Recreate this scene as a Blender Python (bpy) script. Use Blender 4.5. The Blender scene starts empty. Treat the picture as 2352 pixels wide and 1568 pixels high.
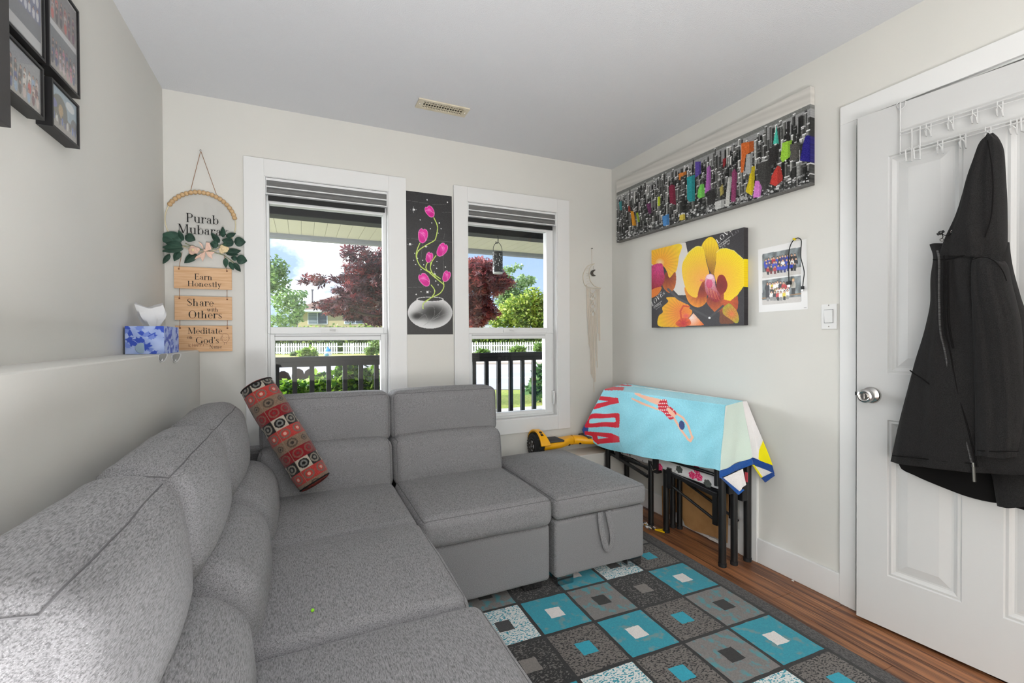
import bpy, bmesh, math, random
import numpy as np
from mathutils import Vector, Matrix

random.seed(7); rng = np.random.default_rng(7)
S = bpy.context.scene
COL = S.collection
PI = math.pi

# ------------------------------------------------------------------ camera
YAW, PIT, ROL, FPX, HC = 0.43169405, -0.01025605, -0.0058345, 1052.756, 1.165
_r = np.array([math.cos(YAW), -math.sin(YAW), 0]); _f = np.array([math.sin(YAW), math.cos(YAW), 0]); _u = np.array([0, 0, 1.])
_f, _u = math.cos(PIT)*_f + math.sin(PIT)*_u, math.cos(PIT)*_u - math.sin(PIT)*_f
_r, _u = math.cos(ROL)*_r + math.sin(ROL)*_u, math.cos(ROL)*_u - math.sin(ROL)*_r
_C = np.array([0, 0, HC])
cam = bpy.data.objects.new('camera', bpy.data.cameras.new('camera')); COL.objects.link(cam)
cam.data.sensor_width = 36; cam.data.lens = 36*FPX/2352; cam.data.clip_start = .02; cam.data.clip_end = 400
cam.matrix_world = Matrix(((_r[0], _u[0], -_f[0], 0), (_r[1], _u[1], -_f[1], 0), (_r[2], _u[2], -_f[2], HC), (0, 0, 0, 1)))
S.camera = cam

# ------------------------------------------------------------------ view, sky, sun, added fill lights
S.view_settings.view_transform = 'Standard'; S.view_settings.look = 'None'
S.view_settings.exposure = 0.25; S.view_settings.gamma = 1.0; S.view_settings.use_curve_mapping = False
cy = S.cycles
cy.max_bounces = 8; cy.diffuse_bounces = 4; cy.glossy_bounces = 3; cy.transmission_bounces = 4; cy.transparent_max_bounces = 12
cy.caustics_reflective = False; cy.caustics_refractive = False; cy.sample_clamp_indirect = 4.0
cy.use_denoising = True

def lin(c):
    c = np.asarray(c, float)/255.
    return np.where(c <= .04045, c/12.92, ((c+.055)/1.055)**2.4)

W = bpy.data.worlds.new('sky'); S.world = W; W.use_nodes = True
nt = W.node_tree; nt.nodes.clear(); N = nt.nodes.new; LK = nt.links.new
tc = N('ShaderNodeTexCoord'); sep = N('ShaderNodeSeparateXYZ'); LK(tc.outputs['Generated'], sep.inputs[0])
rampb = N('ShaderNodeValToRGB'); LK(sep.outputs['Z'], rampb.inputs[0])
rampb.color_ramp.elements[0].color = (*lin((196, 218, 246)), 1); rampb.color_ramp.elements[1].color = (*lin((112, 164, 238)), 1)
rampb.color_ramp.elements[1].position = .5
mp = N('ShaderNodeMapping'); mp.inputs['Scale'].default_value = (2.2, 2.2, 3.2); mp.inputs['Location'].default_value = (0, .1, .5)
LK(tc.outputs['Generated'], mp.inputs[0])
nz = N('ShaderNodeTexNoise'); nz.inputs['Scale'].default_value = 1.9; nz.inputs['Detail'].default_value = 7; nz.inputs['Roughness'].default_value = .55
LK(mp.outputs[0], nz.inputs[0])
rc = N('ShaderNodeValToRGB'); LK(nz.outputs[0], rc.inputs[0])
rc.color_ramp.elements[0].position = .52; rc.color_ramp.elements[1].position = .66
mx = N('ShaderNodeMix'); mx.data_type = 'RGBA'; LK(rc.outputs[0], mx.inputs[0]); LK(rampb.outputs[0], mx.inputs[6])
mx.inputs[7].default_value = (2.0, 2.0, 2.04, 1)
bg = N('ShaderNodeBackground'); bg.inputs['Strength'].default_value = 1.1; LK(mx.outputs[2], bg.inputs[0])
wo = N('ShaderNodeOutputWorld'); LK(bg.outputs[0], wo.inputs[0])

def lamp(name, kind, energy, loc, target=None, size=1, size_y=None, color=(1, 1, 1)):
    d = bpy.data.lights.new(name, kind); d.energy = energy; d.color = color
    if kind == 'AREA':
        d.size = size
        if size_y: d.shape = 'RECTANGLE'; d.size_y = size_y
    o = bpy.data.objects.new(name, d); COL.objects.link(o); o.location = loc
    if target is not None:
        o.rotation_euler = (Vector(target)-Vector(loc)).to_track_quat('-Z', 'Y').to_euler()
    return o
sun = lamp('sun', 'SUN', 4.4, (-20, -3, 18), (0, 0, 0), color=(1, .96, .9)); sun.data.angle = .02
fill_sun = lamp('window_fill_sun', 'SUN', 15, (-15, 15, 6), (0, 0, 0), color=(.97, .985, 1)); fill_sun.data.angle = 1.0  # broad soft second sun, added as fill light through the windows
lamp('ceiling_fill', 'AREA', 118, (.20, -1.1, .22), (-.95, -1.0, 2.12), 1.7, .6, (.97, .985, 1))  # unseen area light added behind the camera to brighten the ceiling
lamp('bounce_fill', 'AREA', 70, (.25, -.9, .50), (.2, -2.5, 1.65), 1.2, .8, (.97, .985, 1))  # unseen fill light, added and turned backwards to bounce off the rear wall

# ------------------------------------------------------------------ helpers: rays onto real planes
def ray(x, y): return _f*FPX + _r*(x-1176) - _u*(y-784)
def PX(x, y, X): d = ray(x, y); return Vector(_C + d*X/d[0])
def PY(x, y, Y): d = ray(x, y); return Vector(_C + d*Y/d[1])
def PZ(x, y, Z): d = ray(x, y); return Vector(_C + d*(Z-HC)/d[2])
def PN(x, y, n, k): d = ray(x, y); n = np.array(n); return Vector(_C + d*(k - n@_C)/(n@d))
def pr(P):
    P = np.asarray(P) - _C; d = P@_f
    return 1176+FPX*(P@_r)/d, 784-FPX*(P@_u)/d

# ------------------------------------------------------------------ materials
MATS = {}
def M(name, rgb, rough=.6, metal=0., var=None, bump=None, spec=.3, attr=None, rnd=0., sheen=0., trans=0.):
    """Principled material; var = (scale, rgb2, lo, hi) noise mix; bump = (scale, strength, dist)."""
    if name in MATS: return MATS[name]
    m = bpy.data.materials.new(name); m.use_nodes = True; t = m.node_tree; b = t.nodes['Principled BSDF']
    n, l = t.nodes.new, t.links.new
    b.inputs['Roughness'].default_value = rough; b.inputs['Metallic'].default_value = metal
    b.inputs['Specular IOR Level'].default_value = spec
    if sheen: b.inputs['Sheen Weight'].default_value = sheen; b.inputs['Sheen Roughness'].default_value = .6
    c = n('ShaderNodeRGB'); c.outputs[0].default_value = (*lin(rgb), 1); src = c.outputs[0]
    co = n('ShaderNodeTexCoord')
    def noise(scale, detail=3):
        mpn = n('ShaderNodeMapping'); l(co.outputs['Object'], mpn.inputs[0])
        sc = scale if isinstance(scale, (tuple, list)) else (scale,)*3
        mpn.inputs['Scale'].default_value = sc
        z = n('ShaderNodeTexNoise'); z.inputs['Scale'].default_value = 1; z.inputs['Detail'].default_value = detail
        l(mpn.outputs[0], z.inputs[0]); return z.outputs[0]
    if attr:
        a = n('ShaderNodeAttribute'); a.attribute_name = attr; src = a.outputs['Color']
    for v in ([var] if var and not isinstance(var, list) else (var or [])):
        r = n('ShaderNodeMapRange'); l(noise(v[0]), r.inputs[0])
        r.inputs[1].default_value = v[2]; r.inputs[2].default_value = v[3]
        x = n('ShaderNodeMix'); x.data_type = 'RGBA'; l(r.outputs[0], x.inputs[0]); l(src, x.inputs[6])
        x.inputs[7].default_value = (*lin(v[1]), 1); src = x.outputs[2]
    if rnd:
        oi = n('ShaderNodeObjectInfo'); h = n('ShaderNodeHueSaturation'); r = n('ShaderNodeMapRange')
        l(oi.outputs['Random'], r.inputs[0]); r.inputs[3].default_value = 1-rnd; r.inputs[4].default_value = 1+rnd
        l(r.outputs[0], h.inputs['Value']); l(src, h.inputs['Color']); src = h.outputs[0]
    l(src, b.inputs['Base Color'])
    if bump:
        bp = n('ShaderNodeBump'); bp.inputs['Strength'].default_value = bump[1]; bp.inputs['Distance'].default_value = bump[2]
        l(noise(bump[0], 4), bp.inputs['Height']); l(bp.outputs[0], b.inputs['Normal'])
    if trans:
        out = t.nodes['Material Output']; tl = n('ShaderNodeBsdfTranslucent'); l(src, tl.inputs[0])
        ms = n('ShaderNodeMixShader'); ms.inputs[0].default_value = trans
        l(b.outputs[0], ms.inputs[1]); l(tl.outputs[0], ms.inputs[2]); l(ms.outputs[0], out.inputs[0])
    MATS[name] = m; return m

def glass(name, tint=(255, 255, 255), refl=1.0, rough=.0, ior=1.45):
    m = bpy.data.materials.new(name); m.use_nodes = True; t = m.node_tree; t.nodes.clear(); n, l = t.nodes.new, t.links.new
    o = n('ShaderNodeOutputMaterial'); ms = n('ShaderNodeMixShader'); tr = n('ShaderNodeBsdfTransparent'); g = n('ShaderNodeBsdfGlossy')
    tr.inputs[0].default_value = (*lin(tint), 1); g.inputs['Roughness'].default_value = rough
    fr = n('ShaderNodeFresnel'); fr.inputs[0].default_value = ior
    mu = n('ShaderNodeMath'); mu.operation = 'MULTIPLY'; l(fr.outputs[0], mu.inputs[0]); mu.inputs[1].default_value = refl
    l(mu.outputs[0], ms.inputs[0]); l(tr.outputs[0], ms.inputs[1]); l(g.outputs[0], ms.inputs[2]); l(ms.outputs[0], o.inputs[0])
    return m

white_trim = M('white_trim_paint', (226, 226, 225), .4, spec=.35)
door_paint = M('white_door_paint', (196, 196, 195), .42, bump=((60, 60, 500), .06, .002), spec=.35)
vinyl = M('white_vinyl', (228, 229, 229), .35, spec=.4)
wall_paint = M('wall_paint', (217, 215, 209), .75, var=((1.3, 1.3, 1.3), (211, 210, 205), .35, .7), bump=(260, .10, .002), spec=.2)
ceil_paint = M('ceiling_paint', (219, 220, 223), .9, bump=(190, .55, .004), spec=.1)
chrome = M('satin_chrome', (190, 188, 185), .22, 1.)
black_metal = M('black_painted_metal', (22, 22, 23), .38, spec=.5)
fabric = M('grey_heather_fabric', (136, 135, 137), .95, var=[((440, 80, 540), (92, 91, 93), .42, .68), ((820, 170, 1000), (178, 177, 179), .57, .79)],
           bump=((600, 150, 600), .07, .001), spec=.05, sheen=.12)
seam_fabric = M('dark_seam_fabric', (104, 103, 105), .95, spec=.1)
printm = M('printed_surface', (255, 255, 255), .5, attr='Col', spec=.25)
gloss_print = M('glossy_print', (255, 255, 255), .28, attr='Col', spec=.4)
terry = M('terry_towel', (255, 255, 255), .95, attr='Col', bump=(420, .5, .003), spec=.05, sheen=.3)
leafm = M('foliage', (255, 255, 255), .55, attr='Col', spec=.3, trans=.35)
pane_glass = glass('window_glass', (252, 253, 253), .5)

# ------------------------------------------------------------------ mesh builder and scene graph
ORG = {}
class MB:
    def __init__(s): s.v, s.f, s.m, s.n = [], [], [], 0
    def add(s, V, F, mi=0):
        s.v.extend([tuple(p) for p in V]); s.f.extend([tuple(i+s.n for i in q) for q in F]); s.m.extend([mi]*len(F)); s.n += len(V); return s
    def box(s, a, b, mi=0):
        (x0, y0, z0), (x1, y1, z1) = a, b
        return s.add([(x0,y0,z0),(x1,y0,z0),(x1,y1,z0),(x0,y1,z0),(x0,y0,z1),(x1,y0,z1),(x1,y1,z1),(x0,y1,z1)],
                     [(0,3,2,1),(4,5,6,7),(0,1,5,4),(1,2,6,5),(2,3,7,6),(3,0,4,7)], mi)
    def obox(s, c, ax, ay, az, mi=0):
        c, ax, ay, az = map(Vector, (c, ax, ay, az))
        V = [c+sx*ax+sy*ay+sz*az for sz in (-1, 1) for sx, sy in ((-1,-1),(1,-1),(1,1),(-1,1))]
        return s.add(V, [(0,3,2,1),(4,5,6,7),(0,1,5,4),(1,2,6,5),(2,3,7,6),(3,0,4,7)], mi)
    def prism(s, pts, ext, mi=0):
        n = len(pts); e = Vector(ext); P = [Vector(p) for p in pts]
        return s.add(P+[p+e for p in P], [tuple(range(n))[::-1], tuple(range(n, 2*n))]+[(i, (i+1) % n, n+(i+1) % n, n+i) for i in range(n)], mi)
    def poly(s, pts, mi=0): return s.add(pts, [tuple(range(len(pts)))], mi)
    def tube(s, pts, r, n=8, closed=False, mi=0, flat=1.):
        P = [Vector(p) for p in pts]; k = len(P); R = r if isinstance(r, (list, tuple)) else [r]*k
        T = []
        for i in range(k):
            a = P[(i-1) % k] if (closed or i > 0) else P[i]; b = P[(i+1) % k] if (closed or i < k-1) else P[i]
            T.append((b-a).normalized())
        up = T[0].orthogonal().normalized(); V, F = [], []
        if flat != 1.: up = Vector((0, 1, 0)) if abs(T[0].y) < .8 else Vector((1, 0, 0))
        for i in range(k):
            up = (up - T[i]*up.dot(T[i])).normalized(); w = T[i].cross(up)
            for j in range(n):
                a = 2*PI*j/n; V.append(P[i] + (up*math.cos(a)*flat + w*math.sin(a))*R[i])
        for i in range(k if closed else k-1):
            for j in range(n):
                i2 = (i+1) % k; F.append((i*n+j, i*n+(j+1) % n, i2*n+(j+1) % n, i2*n+j))
        if not closed: F += [tuple(range(n))[::-1], tuple(range((k-1)*n, k*n))]
        return s.add(V, F, mi)
    def lathe(s, c, axis, prof, n=24, mi=0):
        c, ax = Vector(c), Vector(axis).normalized(); u = ax.orthogonal().normalized(); w = ax.cross(u); V, F = [], []
        for r, h in prof:
            for j in range(n):
                a = 2*PI*j/n; V.append(c+ax*h+(u*math.cos(a)+w*math.sin(a))*max(r, 1e-4))
        k = len(prof)
        for i in range(k-1):
            for j in range(n): F.append((i*n+j, i*n+(j+1) % n, (i+1)*n+(j+1) % n, (i+1)*n+j))
        F += [tuple(range(n))[::-1], tuple(range((k-1)*n, k*n))]
        return s.add(V, F, mi)
    def ball(s, c, r, nu=12, nv=8, mi=0):
        r = (r,)*3 if isinstance(r, (int, float)) else r
        V, F = [], []
        for i in range(nv+1):
            t = PI*i/nv
            for j in range(nu):
                a = 2*PI*j/nu; V.append((c[0]+r[0]*math.sin(t)*math.cos(a), c[1]+r[1]*math.sin(t)*math.sin(a), c[2]+r[2]*math.cos(t)))
        for i in range(nv):
            for j in range(nu): F.append((i*nu+j, (i+1)*nu+j, (i+1)*nu+(j+1) % nu, i*nu+(j+1) % nu))
        return s.add(V, F, mi)
    def loft(s, rings, mi=0, cap=True):
        n = len(rings[0]); k = len(rings); V = [p for r in rings for p in r]; F = []
        for i in range(k-1):
            for j in range(n): F.append((i*n+j, i*n+(j+1) % n, (i+1)*n+(j+1) % n, (i+1)*n+j))
        if cap: F += [tuple(range(n))[::-1], tuple(range((k-1)*n, k*n))]
        return s.add(V, F, mi)
    def out(s, name, mats, parent=None, smooth=True, bevel=0, org=None, doubles=False):
        return mesh_obj(name, s.v, s.f, mats, parent, smooth, bevel, org, s.m, doubles)

def mesh_obj(name, V, F, mats, parent=None, smooth=True, bevel=0, org=None, mi=None, doubles=False, col=None, sharp=.7):
    o0 = ORG[parent] if parent is not None else Vector(org) if org is not None else None
    V = np.asarray([tuple(p) for p in V] if not isinstance(V, np.ndarray) else V, float)
    if o0 is None: o0 = Vector((float(V[:, 0].mean()), float(V[:, 1].mean()), float(V[:, 2].min())))
    me = bpy.data.meshes.new(name); me.from_pydata((V-np.array(o0)).tolist(), [], F if isinstance(F, list) else F.tolist())
    for m in (mats if isinstance(mats, (list, tuple)) else [mats]): me.materials.append(m)
    if mi is not None and any(mi): me.polygons.foreach_set('material_index', mi)
    if col is not None:
        a = me.color_attributes.new('Col', 'FLOAT_COLOR', 'POINT')
        a.data.foreach_set('color', np.concatenate([col, np.ones((len(col), 1))], 1).astype(np.float32).ravel())
    bm = bmesh.new(); bm.from_mesh(me)
    if doubles: bmesh.ops.remove_doubles(bm, verts=bm.verts, dist=1e-5)
    if col is None: bmesh.ops.recalc_face_normals(bm, faces=bm.faces)
    bm.to_mesh(me); bm.free()
    if smooth:
        me.polygons.foreach_set('use_smooth', [True]*len(me.polygons)); me.set_sharp_from_angle(angle=sharp)
    me.update()
    o = bpy.data.objects.new(name, me); COL.objects.link(o)
    if parent is not None: o.parent = parent
    else: o.location = o0
    ORG[o] = o0
    if bevel:
        b = o.modifiers.new('bevel', 'BEVEL'); b.width = bevel; b.segments = 2; b.limit_method = 'ANGLE'; b.angle_limit = .6
    return o

def tag(o, label=None, cat=None, group=None, kind=None):
    if label: o['label'] = label
    if cat: o['category'] = cat
    if group: o['group'] = group
    if kind: o['kind'] = kind
    return o
def thing(name, label, cat, loc, group=None):
    o = bpy.data.objects.new(name, None); COL.objects.link(o); o.location = loc; o.empty_display_size = .1
    ORG[o] = Vector(loc); return tag(o, label, cat, group)
def struct(o): o['kind'] = 'structure'; return o
def sgroup(name, loc=(0, 0, 0)):
    o = bpy.data.objects.new(name, None); COL.objects.link(o); o.location = loc; ORG[o] = Vector(loc); return struct(o)
def rep(o, d, parent=None):
    c = o.copy(); COL.objects.link(c); c.location = Vector(o.location)+Vector(d)
    if parent is not None: c.parent = parent
    ORG[c] = ORG[o]; return c

def cushion_map(P, c, s, r, bulge):
    h = np.array(s)/2; q = P*h; inner = np.clip(q, -(h-r), h-r); d = q-inner
    L = np.linalg.norm(d, axis=1, keepdims=True); L[L == 0] = 1
    o = inner+d/L*r
    for a in range(3):
        b, cc = (a+1) % 3, (a+2) % 3
        w = (1-P[:, b]**2)*(1-P[:, cc]**2)
        amt = np.where(P[:, a] > 0, bulge[a][1], bulge[a][0])
        o[:, a] += np.sign(P[:, a])*np.abs(P[:, a])*amt*w
    return o+np.array(c)
def cushion(name, lo, hi, r, parent, bulge=(0, 0, 0), mat=fabric, warp=None, seams=(), n=16, wr=0., seed=0):
    lo, hi = np.array(lo, float), np.array(hi, float); c, s = (lo+hi)/2, hi-lo
    bulge = [b if isinstance(b, tuple) else (b, b) for b in bulge]
    def ax(k):
        e = 2*r/s[k]; e = min(e, .9)
        a = np.linspace(0, e, 6); m = np.linspace(e, 2-e, n)[1:-1]
        return np.concatenate([a, m, 2-a[::-1]])-1
    A = [ax(k) for k in range(3)]; V, F, base = [], [], 0
    for a in range(3):
        b, cc = (a+1) % 3, (a+2) % 3; U, W_ = np.meshgrid(A[b], A[cc], indexing='ij'); nu, nv = U.shape
        idx = np.arange(nu*nv).reshape(nu, nv)
        for sg in (-1, 1):
            P = np.zeros((nu*nv, 3)); P[:, a] = sg; P[:, b] = U.ravel(); P[:, cc] = W_.ravel(); V.append(P)
            q = np.stack([idx[:-1, :-1], idx[1:, :-1], idx[1:, 1:], idx[:-1, 1:]], -1).reshape(-1, 4)+base
            F.append(q if sg > 0 else q[:, ::-1]); base += nu*nv
    fn = lambda P: (lambda X: warp(X) if warp else X)(wrinkle(cushion_map(P, c, s, r, bulge), wr, seed))
    o = mesh_obj(name, fn(np.concatenate(V)), np.concatenate(F), mat, parent, doubles=True, sharp=1.5)
    for k, sg in seams:                                  # a sewn seam round one face
        b, cc = (k+1) % 3, (k+2) % 3; L = []
        for t in A[b]: L.append((t, -1))
        for t in A[cc][1:]: L.append((1, t))
        for t in A[b][::-1][1:]: L.append((t, 1))
        for t in A[cc][::-1][1:-1]: L.append((-1, t))
        P = np.zeros((len(L), 3)); P[:, k] = sg; P[:, b] = [x for x, _ in L]; P[:, cc] = [y for _, y in L]
        Q = fn(P); MB().tube(Q, .0016, 6, closed=True).out('piping', seam_fabric, o)
    return o
def wrinkle(X, amt, seed):
    if not amt: return X
    p = seed*1.7
    d = np.sin(X[:, 0]*21+p)*np.sin(X[:, 1]*17+2*p+X[:, 2]*9)*.6+np.sin(X[:, 1]*43+X[:, 2]*31+p)*.25+np.sin(X[:, 0]*47-X[:, 1]*23+p)*.15
    Y = X.copy(); Y[:, 2] += amt*d; return Y

# ------------------------------------------------------------------ flat prints: colour painted on a fine grid of a real surface
def inpoly(x, y, P):
    P = np.asarray(P, float); r = np.zeros(x.shape, bool); j = len(P)-1
    for i in range(len(P)):
        xi, yi = P[i]; xj, yj = P[j]
        if yi != yj:
            c = ((yi > y) != (yj > y)) & (x < (xj-xi)*(y-yi)/(yj-yi)+xi); r ^= c
        j = i
    return r
class Pic:
    def __init__(s, x, y, bg): s.x, s.y = x, y; s.c = np.tile(np.array(bg, float), (len(x), 1))
    def put(s, m, col, noise=0, a=1.):
        n = int(m.sum())
        if not n: return
        c = np.tile(np.array(col, float), (n, 1)) if np.ndim(col) == 1 else col
        if noise: c = c+rng.normal(0, noise, (n, 1))
        s.c[m] = s.c[m]*(1-a)+c*a
    def poly(s, P, col, noise=0, a=1.): s.put(inpoly(s.x, s.y, P), col, noise, a)
    def rect(s, x0, y0, x1, y1, col, noise=0, a=1.): s.put((s.x >= x0) & (s.x < x1) & (s.y >= y0) & (s.y < y1), col, noise, a)
    def ell(s, cx, cy_, rx, ry, col, noise=0, a=1., rot=0., col2=None, ring=0):
        dx, dy = s.x-cx, s.y-cy_; cr, sr = math.cos(rot), math.sin(rot)
        e = ((dx*cr+dy*sr)/rx)**2+((-dx*sr+dy*cr)/ry)**2; m = e <= 1
        if ring: m &= e >= (1-ring)**2
        if col2 is not None:
            t = np.sqrt(e[m])[:, None]; col = np.array(col, float)*(1-t)+np.array(col2, float)*t
        s.put(m, col, noise, a)
    def line(s, P, w, col, a=1.):
        m = np.zeros(s.x.shape, bool)
        for (x0, y0), (x1, y1) in zip(P[:-1], P[1:]):
            L2 = (x1-x0)**2+(y1-y0)**2+1e-9; t = np.clip(((s.x-x0)*(x1-x0)+(s.y-y0)*(y1-y0))/L2, 0, 1)
            m |= (s.x-x0-t*(x1-x0))**2+(s.y-y0-t*(y1-y0))**2 <= (w/2)**2
        s.put(m, col, a=a)
    def grad(s, P, ctr, rad, c0, c1, noise=0, streak=0):
        m = inpoly(s.x, s.y, P)
        dx, dy = s.x[m]-ctr[0], s.y[m]-ctr[1]; t = np.clip(np.hypot(dx, dy)/rad, 0, 1)[:, None]
        c = np.array(c0, float)*(1-t)+np.array(c1, float)*t
        if streak: c = c*(1+.055*np.sin(np.arctan2(dy, dx)*streak)[:, None]*(1-t*.6))
        s.put(m, c, noise)
def smooth_curve(P, k=8):
    out = []; n = len(P)
    for i in range(n-1):
        p0, p1, p2, p3 = [np.array(P[min(max(j, 0), n-1)], float) for j in (i-1, i, i+1, i+2)]
        for t in np.linspace(0, 1, k, endpoint=False):
            out.append(.5*((2*p1)+(-p0+p2)*t+(2*p0-5*p1+4*p2-p3)*t*t+(-p0+3*p1-3*p2+p3)*t**3))
    out.append(np.array(P[-1], float)); return out
def closed_curve(P, k=6):
    Q = list(P)+[P[0], P[1], P[2]]; n = len(P)
    return smooth_curve([P[-1]]+Q, k)[k:k*(n+1)]
GAIN = 1.06
def print_panel(name, TL, TR, BR, BL, res, paint, parent=None, back=None, mat=printm, bend=None):
    TL, TR, BR, BL = [np.array(p) for p in (TL, TR, BR, BL)]
    nu = max(2, int(np.linalg.norm(TR-TL)/res)+1); nv = max(2, int(np.linalg.norm(BL-TL)/res)+1)
    U, V_ = np.meshgrid(np.linspace(0, 1, nu), np.linspace(0, 1, nv)); u, v = U.ravel(), V_.ravel()
    P = ((1-u)*(1-v))[:, None]*TL+(u*(1-v))[:, None]*TR+(u*v)[:, None]*BR+((1-u)*v)[:, None]*BL
    x, y = pr(P); c = paint(x, y, u, v, nu, nv)
    c = np.clip(lin(np.clip(c, 0, 255))*GAIN, 0, .95)
    if bend is not None: P = bend(P, u, v)
    idx = np.arange(nu*nv).reshape(nv, nu)
    F = np.stack([idx[:-1, :-1], idx[1:, :-1], idx[1:, 1:], idx[:-1, 1:]], -1).reshape(-1, 4)
    if back is not None:                                  # print wraps round the sides of the board
        b = np.array(back); parts_P, parts_c, parts_F = [P], [c], [F]; base = len(P)
        for e in (idx[0, ::-1], idx[:, 0], idx[-1, :], idx[::-1, -1]):
            parts_P += [P[e], P[e]+b]; parts_c += [c[e], c[e]]; k = len(e); a = np.arange(k-1)+base
            parts_F.append(np.stack([a, a+1, a+1+k, a+k], -1)[:, ::-1]); base += 2*k
        P, c, F = np.concatenate(parts_P), np.concatenate(parts_c), np.concatenate(parts_F)
    o = mesh_obj(name, P, F, mat, parent, smooth=False, col=c); return o

# ------------------------------------------------------------------ a small high-contrast serif alphabet
def _V(x, y0, y1, w=.13): return [[(x-w/2, y0), (x+w/2, y0), (x+w/2, y1), (x-w/2, y1)]]
def _H(x0, x1, y, t=.04): return [[(x0, y), (x1, y), (x1, y+t), (x0, y+t)]]
def _L(x0, y0, x1, y1, w): return [[(x0-w/2, y0), (x0+w/2, y0), (x1+w/2, y1), (x1-w/2, y1)]]
def _A(cx, cy_, rx, ry, a0, a1, tk=.13, tn=.04, n=14):
    R = []
    for i in range(n+1):
        a = math.radians(a0+(a1-a0)*i/n); c, s_ = math.cos(a), math.sin(a); w = tn+(tk-tn)*c*c
        R.append(((cx+rx*c, cy_+ry*s_), (cx+(rx-w)*c, cy_+(ry-w*.9)*s_ if abs(s_) < .5 else cy_+(ry-tn)*s_)))
    return [[R[i][0], R[i+1][0], R[i+1][1], R[i][1]] for i in range(n)]
def _D(x, y, r=.07): return [[(x+r*math.cos(t*PI/5), y+r*math.sin(t*PI/5)) for t in range(10)]]
def _st(x, y0, y1, w=.13, b=True, t=True): return _V(x, y0, y1, w)+(_H(x-.14, x+.14, y0) if b else [])+(_H(x-.14, x+.1, y1-.04) if t else [])
XH = .66
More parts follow.
